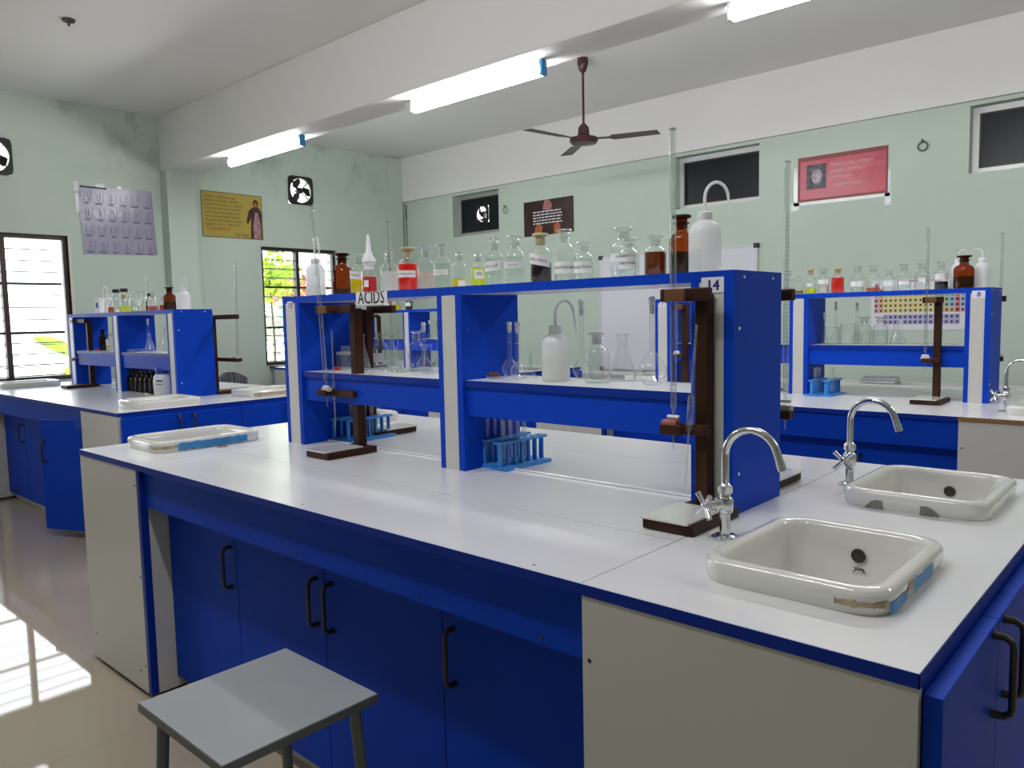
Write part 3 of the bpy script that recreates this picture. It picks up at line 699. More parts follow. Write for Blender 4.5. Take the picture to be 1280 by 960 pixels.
def reagent_shelf(ox, oy, who, nums=None, grey=False):
    t = thing('reagent_shelf', 'blue and white two-bay reagent shelf standing on the bench, ' + who, 'shelf', (ox, oy, H), 0, 'reagent shelves on the benches')
    F, K, Z = .619, .894, 1.481 - H
    ups = [(-2.572, -2.453), (-1.633, -1.520), (-.695, -.580)]
    for i, (a, b_) in enumerate(ups):
        u = put('upright', B().box(a, a + .022, F, K, 0, Z - .026), 'blue', t)
        put('upright', B().box(b_ - .026, b_, F, K, 0, Z - .026), 'blue', t)
        for ya, yb in ((F + .001, F + .012), (K - .012, K - .001)):
            s_ = put('filler_strip', B().box(a + .0225, b_ - .0265, ya, yb, 0, Z - .027), 'panel_white', t)
        for zz in (.10, .46):
            put('screw_cap', B().lathe([(.005, 0), (.004, .0015)], 8, mat=Matrix.Translation((b_ + .0002, F + .03, zz)) @ Matrix.Rotation(PI / 2, 4, 'Y')), 'hole_dark' if i < 2 else 'hdpe', u)
    put('top_board', B().box(-2.5705, -.5815, F + .0015, K - .0015, Z - .026, Z), 'laminate', t)
    for bx in ((-2.572, -.580, F, F + .0014), (-2.572, -.580, K - .0014, K), (-2.572, -2.5706, F + .0015, K - .0015), (-.5814, -.580, F + .0015, K - .0015)):
        put('edge_band', B().box(*bx, Z - .026, Z + .0003), 'blue', t)
    for xa, xb in ((-2.453, -1.633), (-1.520, -.695)):
        put('shelf_board', B().box(xa + .001, xb - .001, F + .0085, K - .0085, 1.158 - H, 1.178 - H), 'laminate', t)
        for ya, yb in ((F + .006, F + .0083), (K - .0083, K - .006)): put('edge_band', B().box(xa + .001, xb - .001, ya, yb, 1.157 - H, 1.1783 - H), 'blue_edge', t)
        for ya, yb in ((F + .014, F + .030), (K - .030, K - .014)): put('fascia', B().box(xa + .001, xb - .001, ya, yb, 1.063 - H, 1.157 - H), 'blue', t)
        put('bottom_panel', B().box(xa + .001, xb - .001, F + .031, K - .031, 1.066 - H, 1.075 - H), 'panel_white', t)
    for x, y in ((-.578, F + .055), (-.578, K - .055)):
        put('screw_cap', B().lathe([(.004, 0), (.004, .0015)], 8, mat=Matrix.Translation((x - .002, y, Z - .016)) @ Matrix.Rotation(PI / 2, 4, 'Y')), 'hdpe', t)
    if nums:
        for (a, b_), s_, big in ((ups[0], nums[0], False), (ups[2], nums[1], True)):
            if not s_: continue
            xc = (a + b_) / 2 + (-.002)
            w, h = (.036, .034) if not big else (.060, .038)
            if big: xc += .004
            p = put('number_plate', B().box(xc - w / 2, xc + w / 2, F - .001, F + .0008, 1.428 - H, 1.428 - H + h), 'paper', t)
            place_text('lettering', s_, .036 if big else .03, p, 'ink_blue', frame_y(xc, F - .0014, 1.428 - H + .006), 'CENTER')
            p2 = p.children[0]
            for dx, dz in ((.0012, 0), (.0022, .0006), (.0012, .0012)): put('lettering', p2.data, 'ink_blue', p, loc=(dx, 0, dz))
    return t
WHO = {1: 'of the near bench', 2: 'of the bench by the window wall', 3: 'of the bench before the back wall', 4: 'of the far corner bench'}
OFF = {1: (0, 0), 2: (-4.344, .6115), 3: (0, 2.87), 4: (-4.344, 3.48)}
bench(*OFF[1], WHO[1]); bench(*OFF[2], WHO[2], open_door=3); bench(*OFF[3], WHO[3], front_edge='chipboard'); bench(*OFF[4], WHO[4])
reagent_shelf(*OFF[1], WHO[1].replace('of', 'on', 1), ('13', '14')); reagent_shelf(*OFF[2], 'by the window wall'); reagent_shelf(*OFF[3], 'before the back wall', ('7', '8')); reagent_shelf(*OFF[4], 'in the far window corner')

# ------------------------------------------------------------------ sinks
def rrect(x0, x1, y0, y1, r, n=6):
    pts = []
    for cx, cy, a0 in ((x1 - r, y1 - r, 0), (x0 + r, y1 - r, PI / 2), (x0 + r, y0 + r, PI), (x1 - r, y0 + r, 1.5 * PI)):
        for k in range(n + 1):
            a = a0 + PI / 2 * k / n; pts.append((cx + r * math.cos(a), cy + r * math.sin(a)))
    return pts
def sink(ox, oy, key, label, tapes=(), glue=(), notches=False, mark=False):
    x0, x1, y0, y1 = SINKS[key]; cx, cy = (x0 + x1) / 2, (y0 + y1) / 2; hx, hy = (x1 - x0) / 2, (y1 - y0) / 2
    t = thing('sink', label, 'sink', (ox + cx, oy + cy, H), 0, 'white ceramic sinks on the bench ends')
    b = B(); rings = []
    for ins, z, r in ((.006, .0, .055), (.003, .006, .057), (.0, .030, .058), (.002, .038, .057), (.007, .0435, .055), (.014, .0455, .052), (.022, .0450, .048), (.028, .0425, .045), (.032, .036, .043), (.036, .02, .042), (.046, -.10, .045), (.056, -.135, .05), (.080, -.15, .05)):
        rings.append([b.bm.verts.new((p, q, z)) for p, q in rrect(-hx + ins, hx - ins, -hy + ins, hy - ins, r)])
    n = len(rings[0])
    for ra, rb in zip(rings, rings[1:]):
        for k in range(n): b._face((ra[k], ra[(k + 1) % n], rb[(k + 1) % n], rb[k]))
    b._face(rings[-1])
    put('basin', b, 'ceramic', t, 50)
    put('drain', B().lathe([(.028, -.150), (.028, -.147), (.018, -.148)], 16), 'chrome', t, 40)
    ov = put('overflow', B().lathe([(.013, 0), (.015, .003), (.009, .004)], 16, mat=Matrix.Translation((.01, hy - .0415, -.010)) @ Matrix.Rotation(PI / 2, 4, 'X')), 'steel_dark', t, 40)
    if mark:
        pts = [(-.010, .004), (-.006, -.002), (-.003, .005), (.001, -.003), (.004, .003), (.008, -.003), (.012, -.006)]
        put('maker_mark', B().tube([(.012 + p, hy - .0448, -.038 + q) for p, q in pts], .0013, 5).tube([(p, hy - .0448, -.040 + q) for p, q in ((.0, -.006), (.006, .001), (.022, .003))], .0012, 5), 'ink', t)
    path = rrect(-hx - .0008, hx + .0008, -hy - .0008, hy + .0008, .0588, 10); L = len(path)
    def strip(a, c_, za, zb, mat, name, jag=0):
        bb = B(); ks = range(int(a * L), int(c_ * L) + 1); rnd = random.Random(int(a * 1000))
        # points along the path, edges subdivided so that the strip may start on a straight side
        pa = []
        steps = 24
        for i in range(steps + 1):
            s_ = (a + (c_ - a) * i / steps) % 1.0
            pa.append(at_len(path, s_))
        lo = [bb.bm.verts.new((p, q, za + (rnd.uniform(0, jag) if jag else 0))) for p, q in pa]; hi = [bb.bm.verts.new((p, q, zb - (rnd.uniform(0, jag) if jag else 0))) for p, q in pa]
        for i in range(steps): bb._face((lo[i], lo[i + 1], hi[i + 1], hi[i]))
        put(name, bb, mat, t, 60)
    for a in tapes: strip(*a, 'tape_blue', 'tape_strip', .005)
    for a in glue: strip(*a, 'glue_brown', 'glue_residue', .006)
    if notches:
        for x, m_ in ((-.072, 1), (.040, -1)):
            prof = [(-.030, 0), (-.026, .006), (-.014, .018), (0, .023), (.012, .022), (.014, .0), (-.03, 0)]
            put('notch_shade_patch', B().poly([(x + m_ * p, -hy - .0012, q) for p, q in prof[:-1]], (0, .004, 0)), 'notch_shade', t)  # flat dark patch, its colour painted as the shade inside a cut notch
    return t
def at_len(path, s):
    pts = path + [path[0]]; ls = [math.dist(a, b) for a, b in zip(pts, pts[1:])]; d = s * sum(ls)
    for (a, b), l in zip(zip(pts, pts[1:]), ls):
        if d <= l: return (a[0] + (b[0] - a[0]) * d / l, a[1] + (b[1] - a[1]) * d / l)
        d -= l
    return pts[0]
# path starts at the +X side near +Y corner, runs +Y corner, -X, -Y, back up the +X side
sink(0, 0, 'rf', 'white ceramic sink with blue tape scraps, front right of the near bench', tapes=((.775, .835, .003, .026), (.86, .95, .006, .034)), glue=((.71, .775, .012, .028), (.836, .859, .012, .036), (.455, .50, .008, .028)), mark=True)
sink(0, 0, 'rr', 'white ceramic sink with two notches in its near wall, rear right of the near bench', notches=True)
sink(0, 0, 'lf', 'white ceramic sink with long blue tape on its side, left end of the near bench', tapes=((.785, .985, .003, .036), (.52, .545, .014, .036)), glue=((.70, .785, .012, .030),))
sink(0, 0, 'lr', 'white ceramic sink at the rear left corner of the near bench, behind the shelf')
sink(*OFF[2], 'rf', 'white ceramic sink nearest the aisle on the window-wall bench')
sink(*OFF[2], 'rr', 'white ceramic sink with brown glue marks beside the rear burette stand', glue=((.76, .98, .008, .034),))
sink(*OFF[2], 'lf', 'white ceramic sink below the near louvered window')
sink(*OFF[3], 'rf', 'white ceramic sink cut off by the right edge of the picture')
sink(*OFF[3], 'lr', 'white ceramic sink at the far left corner of the bench before the back wall')
sink(*OFF[3], 'lf', 'white ceramic sink seen below the left shelf bay of the near bench')
sink(*OFF[4], 'rf', 'white ceramic sink on the far window-corner bench')

# ------------------------------------------------------------------ gooseneck taps
def tap(x, y, label, ha, sa=0.0, z=H):
    t = thing('gooseneck_tap', label, 'tap', (x, y, z), 0, 'chrome gooseneck taps at the sinks')
    put('flange', B().lathe([(.030, 0), (.030, .003), (.022, .008), (.013, .010)], 20), 'chrome', t, 40)
    put('stem', B().lathe([(.0115, .006), (.0115, .055), (.016, .058), (.018, .066), (.018, .088), (.015, .092), (.012, .096), (.012, .100), (.0165, .102), (.0165, .116), (.012, .120), (.0095, .124)], 18), 'chrome', t, 40)
    pts = [(0, 0, .118), (0, 0, .15), (0, 0, .185)]; r = .060
    c_, s_ = math.cos(sa), math.sin(sa)
    for k in range(1, 13):
        a = PI - (PI - .32) * k / 12
        d = r + r * math.cos(a); pts.append((d * c_, d * s_, .186 + r * math.sin(a)))
    tz = Vector((math.sin(.32) * c_, math.sin(.32) * s_, -math.cos(.32)))
    pts.append(Vector(pts[-1]) + tz * .030)
    put('spout', B().tube(pts, .0088, 12), 'chrome', t, 60)
    e = Vector(pts[-1]); put('nozzle', B().tube([e - tz * .008, e + tz * .012], .0098, 12), 'chrome', t, 60)
    hd = Vector((math.cos(ha), math.sin(ha), 0)); mt = Matrix.Translation((0, 0, .077)) @ hd.to_track_quat('Z', 'Y').to_matrix().to_4x4()
    v = put('valve', B().lathe([(.015, .005), (.015, .022), (.011, .026), (.011, .040), (.006, .042), (.006, .052)], 16, mat=mt), 'chrome', t, 40)
    bb = B()
    for k in range(4):
        a = PI / 4 + k * PI / 2
        bb.tube([mt @ Vector((0, 0, .050)), mt @ Vector((.014 * math.cos(a), .014 * math.sin(a), .052)), mt @ Vector((.034 * math.cos(a), .034 * math.sin(a), .054))], [.0065, .0055, .0065], 8)
    put('cross_handle', bb, 'chrome', v, 50)
    put('cap', B().lathe([(.008, .050), (.008, .057), (.005, .059)], 14, mat=mt), 'black' if ha < 4 else 'chrome', v, 40)
    return t
tap(-.511, .44, 'chrome gooseneck tap beside the front sink with its cross handle turned left', math.radians(240))
tap(-.480, 1.14, 'chrome gooseneck tap beside the notched rear sink', math.radians(270))
tap(OFF[3][0] - .447, 3.17, 'chrome gooseneck tap at the far sink by the right edge', math.radians(215))
t = thing('tap_hole_ring', 'small brown rusty ring around an unused tap hole beside the taped sink', 'ring', (-2.69, .388, H))
put('ring', B().lathe([(.016, 0), (.022, 0), (.020, .002), (.015, .002), (.015, 0)], 16, cap0=False, cap1=False), 'wood_light', t)

# ------------------------------------------------------------------ burette stands
def curved_patch(r, a0, a1, z0, z1, n=8, skew=0.0):
    b = B(); lo = []; hi = []
    for k in range(n + 1):
        s_ = k / n; a = a0 + (a1 - a0) * s_; dz = skew * (s_ - .5)
        lo.append(b.bm.verts.new((r * math.cos(a), r * math.sin(a), z0 + dz))); hi.append(b.bm.verts.new((r * math.cos(a), r * math.sin(a), z1 + dz)))
    for k in range(n): b._face((lo[k], lo[k + 1], hi[k + 1], hi[k]))
    return b
def stand(x, y, label, rz=0, arm=.10, z=H, low=.215, base=(-.052, .079, -.205, .02), light=True, tile=True, rub='rubber'):
    t = thing('burette_stand', label, 'stand', (x, y, z), rz, 'wooden burette stands')
    a, b_, c_, d = base
    put('base', B().rbox(a, b_, c_, d, 0.002, .024, .002), 'wood_dark', t)
    if tile: put('tile', B().rbox(a - .006, b_ - .012, c_ - .004, d - .055, .0245, .030, .0015), 'ceramic', t)
    put('column', B().rbox(-.018, .015, -.020, .018, .024, .545, .003), 'wood_dark', t)
    ua = put('arm', B().rbox(-arm, .030, -.046, -.0205, .528, .560, .004), 'wood_dark', t)
    cl = put('clamp', B().rbox(-arm * .72, -arm * .72 + .055, -.072, -.0605, .529, .559, .003), 'wood_light', t)
    la = put('arm', B().rbox(-arm * .95, .022, -.046, -.0205, low - .013, low + .013, .004), 'wood_dark', t)
    put('clamp', B().rbox(-arm * .88, -arm * .88 + .06, -.072, -.0605, low - .012, low + .012, .003), 'wood_dark', t)
    put('rubber_pad', B().rbox(-arm * .66 - .022, -arm * .66 + .022, -.066, -.044, low + .006, low + .024, .006), rub, la)
    return t
def burette(x, y, z0, z1, label, tilt=(0, 0), marks=True):
    """graduated tube with stopcock and jet; tilt is the sideways shift of the top"""
    t = thing('burette', label, 'burette', (x, y, z0), 0, 'glass burettes in the stands')
    h = z1 - z0; ax = Vector((tilt[0], tilt[1], h)); P = lambda s: ax * (s / h)
    jet = .085
    put('tube', B().tube([P(0), P(.05), P(jet - .01), P(jet + .01), P(jet + .02), P(h)], [.0020, .0034, .0038, .0040, .0075, .0075], 12, caps=False), 'glass_line', t, 60)
    put('rim', B().tube([P(h - .003), P(h)], [.0088, .0088], 12), 'glass_line', t, 60)
    if marks:
        b = B(); q = ax.to_track_quat('Z', 'Y').to_matrix().to_4x4()
        for k in range(40):
            s_ = jet + .06 + k * (h - jet - .20) / 40
            if s_ > h - .05: break
            mt = Matrix.Translation(P(s_)) @ q
            bb_ = curved_patch(.00775, -2.1, -.6 if k % 5 else .3, 0, .0010, 5); b._merge(bb_.bm, mt)
        put('graduations', b, 'grey_print', t)
    put('stopcock', B().tube([P(jet - .005) + Vector((-.016, 0, 0)), P(jet - .005) + Vector((.016, 0, 0))], .0048, 8), 'frosted_stopper', t, 50)
    return t
# near bench
stand(-.643, .597, 'dark wooden burette stand with white tile base by the number 14', arm=.10, low=.215, rub='rubber_red')
burette(-.701, .544, 1.046, 1.820, 'long glass burette in the stand by the number 14')
stand(-2.130, .660, 'dark wooden burette stand on the left bay side of the near bench', arm=.20, low=.222, base=(-.066, .070, -.20, .022))
burette(-2.262, .607, 1.046, 1.822, 'slightly leaning glass burette in the left front stand', tilt=(-.05, 0))
stand(-2.405, .92, 'dark wooden burette stand behind the left shelf bay', rz=PI, arm=.14, base=(-.06, .07, -.205, .02))
burette(-2.31, .973, 1.046, 1.79, 'glass burette in the stand behind the left shelf bay')
stand(-.665, .92, 'dark wooden burette stand half hidden behind the shelf end panel', rz=PI, arm=.095)
burette(-.600, .973, 1.05, 1.785, 'glass burette rising behind the shelf end panel')
# bench by the window wall
stand(-6.62, 1.29, 'dark wooden burette stand in front of the near louvered window', arm=.30, low=.225, base=(-.07, .07, -.22, .03), tile=False)
stand(-4.985, 1.53, 'dark wooden burette stand beside the window-wall shelf end panel', rz=PI, arm=.30, low=.245, base=(-.08, .07, -.28, .02), tile=False)
burette(-4.755, 1.583, 1.06, 1.79, 'glass burette in the stand beside the window-wall shelf', tilt=(.04, 0))
# bench before the back wall
stand(-.815, 3.47, 'dark wooden burette stand in front of the bench numbered 8', arm=.07, low=.222, base=(-.08, .06, -.20, .03))
burette(-.862, 3.417, 1.05, 1.80, 'thin glass burette before the bench numbered 8')
burette(-.60, 3.84, 1.05, 1.78, 'faint glass burette behind the shelf numbered 8')
stand(-.665, 3.79, 'dark wooden burette stand behind the shelf numbered 8', rz=PI, arm=.095)
stand(-2.33, 3.47, 'dark wooden burette stand in front of the shelf end numbered 7', arm=.05, low=.222)
burette(-2.363, 3.417, 1.05, 1.80, 'glass burette in front of the shelf end numbered 7')
# far bench
stand(-6.35, 4.08, 'dark wooden burette stand on the far window-corner bench', arm=.16, low=.222)
stand(-6.10, 4.40, 'brown wooden burette stand behind the far window-corner shelf', rz=PI, arm=.10, low=.30)

# ------------------------------------------------------------------ glassware
def bottle_prof(D, h, kind='reagent'):
    r = D / 2
    if kind == 'reagent':
        return [(r * .90, 0), (r, .004), (r, h * .56), (r * .97, h * .61), (r * .80, h * .67), (r * .52, h * .715), (r * .45, h * .74), (r * .45, h * .84), (r * .62, h * .862), (r * .62, h * .875)]
def bend_text(s_, size, r, ac, zc, skew=0, span=1, xscale=.8, maxw=None):
    me = text_mesh(s_, size, 'CENTER', res=1, xscale=xscale)
    xs = [v.co.x for v in me.vertices]
    w = max(xs) - min(xs) if xs else 1
    k = min(1, maxw / w) if maxw else 1
    for v in me.vertices:
        x, y = v.co.x * k, v.co.y; a = ac + x / r
        v.co = Vector((r * math.cos(a), r * math.sin(a), zc + y + skew * (x / (r * span))))
    return me
def reagent(x, y, z, h, D, label, liq=None, level=.5, lab=None, body='glass', stop='glass_line', n=22, la=-1.15, group='reagent bottles', flat=True, neck='glass'):
    """stoppered bottle; lab = (text, z0, z1, half angle, skew)"""
    t = thing('reagent_bottle', label, 'bottle', (x, y, z), 0, group)
    r = D / 2
    put('body', cached(('rb', D, h, body, n), lambda: B().lathe(bottle_prof(D, h), n, cap1=False).mesh('body', 50)), body, t)
    if liq:
        zl = min(level, .62) * h; rr = r - .0022
        prof = [(rr * .9, .003), (rr, .006), (rr, min(zl, h * .56))]
        if zl > h * .57: prof.append((rr * .93, zl))
        put('liquid', cached(('lq', D, h, liq, level, n), lambda: B().lathe(prof, n).mesh('liquid', 50)), liq, t)
    st = cached(('st', D, h, stop, flat), lambda: (B().lathe([(r * .40, h * .76), (r * .44, h * .87), (r * .44, h * .93), (r * .74, h * .955), (r * .76, h * .985), (r * .70, h)], 18) if flat else
         B().lathe([(r * .40, h * .76), (r * .44, h * .86), (r * .5, h * .87), (r * .5, h * .95), (r * .4, h)], 18)).mesh('stopper', 50))
    put('stopper', st, stop, t)
    if lab:
        txt, za, zb, ha, sk = lab
        p = put('paper_label', curved_patch(r + .0008, la - ha, la + ha, za * h, zb * h, skew=sk), 'paper', t, 60)
        if txt:
            me = bend_text(txt, (zb - za) * h * .42, r + .0014, la, (za * .60 + zb * .40) * h, sk, span=2 * ha, maxw=2 * ha * r * .94)
            put('lettering', me, 'ink', p)
    return t
def wash_bottle(x, y, z, h, D, label, tube_h=.075, reach=.045, az=0.0, mat='plastic', tmat='plastic_tube', liq=None, level=.3, drop=.045, spiky=False):
    t = thing('wash_bottle', label, 'bottle', (x, y, z), 0, 'plastic wash bottles')
    r = D / 2
    put('body', B().lathe([(r * .93, 0), (r, .006), (r, h * .64), (r * .96, h * .72), (r * .78, h * .80), (r * .50, h * .85), (r * .42, h * .865), (r * .42, h * .88)], 26, cap1=False), mat, t, 50)
    if liq: put('liquid', B().lathe([(r * .9, .004), (r * .97, .008), (r * .97, h * level)], 24), liq, t, 50)
    if spiky:
        put('cap', B().lathe([(r * .9, h * .74), (r * .95, h * .78), (r * .55, h * .92), (r * .3, h), (r * .1, h * 1.05)], 20), 'hdpe', t, 40)
    else:
        put('cap', B().lathe([(r * .46, h * .855), (r * .47, h * .86), (r * .47, h * .985), (r * .40, h), (r * .12, h * 1.0)], 22), 'hdpe', t, 40)
    pts = [(0, 0, h - .01), (0, 0, h + tube_h * .45)]
    c_, s_ = math.cos(az), math.sin(az)
    for k in range(1, 11):
        a = PI - PI * k / 10; q = reach * (1 + math.cos(a)); pts.append((q * c_, q * s_, h + tube_h * .45 + tube_h * .55 * math.sin(a)))
    pts.append(((2 * reach + .008) * c_, (2 * reach + .008) * s_, h + tube_h * .45 - drop))
    put('spout_tube', B().tube(pts, [.0042] * (len(pts) - 2) + [.0034, .0024], 9), tmat, t, 60)
    return t
def vol_flask(x, y, z, h, D, label, stopper=True, mat='glass'):
    t = thing('volumetric_flask', label, 'flask', (x, y, z), 0, 'volumetric flasks'); r = D / 2; b_ = D * 1.0
    prof = [(r * .55, 0), (r * .62, .003)] + [(r * math.sin(a), r * .92 - r * math.cos(a) * .92) for a in [.75, 1.1, 1.5, 1.9, 2.25]] + [(r * .42, b_ * .98), (r * .24, b_ * 1.12), (.0075, b_ * 1.3), (.0072, h * .83), (.0095, h * .85), (.0095, h * .87)]
    put('body', B().lathe(prof, 22, cap1=False), mat, t, 60)
    if stopper: put('stopper', B().lathe([(.0062, h * .80), (.0078, h * .87), (.0085, h * .89), (.006, h * .91), (.0095, h * .94), (.0095, h * .98), (.005, h)], 16), 'frosted_stopper', t, 50)
    put('mark_ring', B().lathe([(.0076, h * .62), (.0076, h * .623)], 14, cap0=False, cap1=False), 'frosted_stopper', t)
    return t
def conical(x, y, z, h, D, label, mat='glass'):
    t = thing('conical_flask', label, 'flask', (x, y, z), 0, 'conical flasks'); r = D / 2; k = r * .36
    put('body', B().lathe([(r * .9, 0), (r, .005), (r * .98, .014), (k * 1.05, h * .70), (k, h * .75), (k, h * .955), (k * 1.25, h * .985), (k * 1.25, h)], 24, cap1=False), mat, t, 50)
    put('rim', B().lathe([(k * 1.27, h * .98), (k * 1.30, h * .99), (k * 1.27, h)], 20, cap0=False, cap1=False), 'glass_line', t, 50)
    return t
def beaker(x, y, z, h, D, label):
    t = thing('beaker', label, 'beaker', (x, y, z), 0, 'glass beakers'); r = D / 2
    put('body', B().lathe([(r * .9, 0), (r, .005), (r, h * .97), (r * 1.08, h)], 24, cap1=False), 'glass', t, 50)
    put('rim', B().lathe([(r * 1.07, h - .002), (r * 1.10, h), (r * 1.07, h + .001)], 22, cap0=False, cap1=False), 'glass_line', t, 50)
    return t
def tt_mesh(): return B().lathe([(.002, 0), (.0055, .002), (.0075, .007), (.0075, .146), (.0085, .150)], 12, cap1=False).mesh('tube', 60)
def tube_rack(x, y, z, label, tubes, tlabel, L=.23, W=.075, n=6):
    t = thing('test_tube_rack', label, 'rack', (x, y, z), 0, 'blue plastic test tube racks')
    put('base', B().rbox(-W / 2, W / 2, 0, L, 0, .012, .002), 'rack_blue', t)
    step = (L - .02) / n
    for k in range(n + 1):
        yy = .010 + k * step
        put('post', B().rbox(-.008, .008, yy - .004, yy + .004, .012, .086, .0015), 'rack_blue', t)
    put('top_bar', B().slab(2, .086, .094, -.019, .019, 0, L, [(-.0095, .0095, .010 + (k + .5) * step - .0095, .010 + (k + .5) * step + .0095) for k in range(n)]), 'rack_blue', t)
    for k in tubes:
        o = put('test_tube', cached('tt', tt_mesh), 'glass_line', None, loc=(x, y + .010 + (k + .5) * step, z + .0125))
        tag(o, ['nearest', 'second', 'third', 'fourth'][tubes.index(k)] + ' ' + tlabel, 'test tube', tlabel)
    return t
Z1 = 1.4815; ZM = 1.1785
# --- top shelf of the near bench, left to right
wash_bottle(-2.445, .70, Z1, .152, .078, 'pale translucent wash bottle at the left end of the near top shelf', .085, .012, az=.2, liq='liq_milk', level=.28, drop=.08)
reagent(-2.262, .70, Z1, .160, .080, 'amber glass bottle between the pale wash bottle and the yellow bottle', 'amber_dark', .14, body='amber', stop='amber_dark', flat=True)
reagent(-2.144, .69, Z1, .148, .066, 'clear bottle of bright yellow liquid above the ACIDS sign', 'liq_yellow', .42, ('Potassium', .36, .56, .95, -.008))
# dropper bottle of red stain
t = thing('dropper_bottle', 'small square bottle of crimson liquid with tall white dropper cap', 'bottle', (-2.056, .672, Z1))
put('body', B().rbox(-.021, .021, -.021, .021, 0, .085, .006), 'glass', t); put('liquid', B().rbox(-.019, .019, -.019, .019, .002, .058, .005), 'liq_crimson', t)
put('collar', B().lathe([(.017, .085), (.017, .100), (.022, .102), (.022, .112)], 18), 'hdpe', t, 40)
put('dropper_cap', B().lathe([(.026, .112), (.026, .120), (.014, .140), (.010, .155), (.006, .20), (.004, .212)], 16), 'hdpe', t, 40)
put('paper_label', B().box(-.004, .0215, -.0226, -.0212, .02, .045), 'paper', t)
reagent(-1.973, .70, Z1, .147, .063, 'clear bottle of whitish liquid between the dropper bottle and the orange-red bottle', 'liq_milk', .50)
reagent(-1.869, .70, Z1, .153, .072, 'bottle full of orange-red liquid with a white label band, left bay top', 'liq_red', .63, ('Methyl Orange Indicator', .30, .46, 1.25, 0), stop='cork')
reagent(-1.773, .70, Z1, .151, .062, 'clear unlabelled bottle just right of the orange-red bottle', 'liq_pink', .42)
reagent(-1.687, .70, Z1, .148, .062, 'clear bottle with a narrow white label right of the plain clear one', 'water', .56, ('Sodium Chloride', .31, .43, 1.0, 0))
reagent(-1.607, .70, Z1, .119, .052, 'small bottle holding a little yellow-brown liquid over the middle upright', 'liq_yellow', .24, ('', .02, .2, .5, 0), la=-.4)
reagent(-1.517, .70, Z1, .109, .050, 'small bottle of lime yellow liquid with a cream label', 'liq_lime', .55, ('HCl', .22, .5, .65, 0), la=-.7)
reagent(-1.443, .70, Z1, .150, .061, 'clear bottle labelled acid, left of the middle of the right bay', 'water', .56, ('Sulfuric acid', .30, .50, 1.2, .008), la=-1.3)
reagent(-1.354, .70, Z1, .149, .065, 'clear bottle with a narrow label left of the dark bottle', 'water', .57, ('Glacial Acetic', .33, .46, 1.2, 0))
reagent(-1.241, .69, Z1, .147, .066, 'bottle of nearly black liquid with a slanting white label', 'liq_black', .40, ('Iodine solution', .35, .56, 1.25, -.016), stop='cork', la=-1.2)
reagent(-1.156, .70, Z1, .152, .062, 'clear tall bottle with a deep white label right of the dark bottle', 'water', .28, ('Ammonium Hydroxide', .15, .37, 1.2, 0))
reagent(-1.079, .69, Z1, .108, .056, 'small clear bottle with low white label before the whiteboard edge', 'water', .56, ('Barium Chloride', .18, .48, 1.1, 0))
reagent(-.969, .73, Z1, .142, .072, 'large clear bottle lettered Hydroxide in violet', 'water', .18, ('Hydroxide', .34, .50, 1.2, .006))
reagent(-.911, .67, Z1, .104, .055, 'small clear bottle with a boxy white label left of the brown liquid', 'water', .56, ('Calcium chloride', .20, .50, 1.05, 0), la=-1.35)
reagent(-.847, .70, Z1, .108, .059, 'small bottle full of brown liquid near the right end of the top shelf', 'liq_brown', .59)
reagent(-.772, .71, Z1, .155, .066, 'tall amber bottle half full of black liquid beside the big wash bottle', 'liq_black', .38, body='amber', stop='amber_dark')
wash_bottle(-.700, .70, Z1, .155, .082, 'big white wash bottle with high curved spout above the number 14', .075, .032, az=.9, drop=.04)
tag(put('glass_plate', B().box(-.775, -.672, .6265, .6285, Z1, Z1 + .055), 'pane'), 'low clear glass plate in front of the big wash bottle', 'plate')
# ACIDS sign hanging on the shelf edge
t = thing('acids_sign', 'white paper sign lettered ACIDS on the shelf edge', 'sign', (-1.978, .6175, 1.434))
put('card', B().rbox(-.090, .090, -.0008, .0005, 0, .0475, .0003), 'paper', t)
put('folded_edge', B().box(-.090, .090, .0005, .03, .0475, .0480), 'paper', t)
o = place_text('lettering', 'ACIDS', .068, t, 'ink', frame_y(-.002, -.0014, .005), 'CENTER', xscale=.80)
for v in o.data.vertices: v.co.z = min(v.co.z, .0474)
for dx in (.001, .002): put('lettering', o.data, 'ink', t, loc=(dx, -.0001, 0))
# --- middle shelf, right bay
vol_flask(-1.49, .815, ZM, .186, .058, 'volumetric flask with a pointed stopper at the left of the right bay')
vol_flask(-1.400, .755, ZM, .186, .052, 'volumetric flask with a ball stopper beside the left one')
t = thing('measuring_glass', 'small glass funnel standing upside down before the milky wash bottle', 'funnel', (-1.354, .765, ZM))
put('cone', B().lathe([(.021, 0), (.0205, .004), (.005, .036), (.0035, .040)], 18, cap0=False, cap1=False), 'glass', t, 50); put('stem', B().lathe([(.0035, .04), (.003, .085)], 10, cap0=False, cap1=False), 'glass_line', t, 50)
wash_bottle(-1.243, .757, ZM, .172, .088, 'milky wash bottle with long curved tube on the middle shelf', .075, .034, az=.1, liq='liq_cream', level=.5, tmat='plastic_tube', drop=.06)
vol_flask(-1.225, .868, ZM, .252, .060, 'tall volumetric flask behind the milky wash bottle')
reagent(-1.092, .765, ZM, .152, .076, 'clear reagent bottle with faint print on the middle shelf', 'water', .10, None, stop='frosted_stopper')
conical(-1.058, .850, ZM, .142, .084, 'conical flask right of the clear reagent bottle, middle shelf')
beaker(-1.165, .865, ZM, .095, .04, 'narrow beaker between the reagent bottle and the conical flask')
vol_flask(-.905, .775, ZM, .252, .084, 'big round volumetric flask before the number 7 upright')
t = thing('glass_trough', 'shallow glass dish with a brown cork at the left of the right bay', 'dish', (-1.478, .735, ZM))
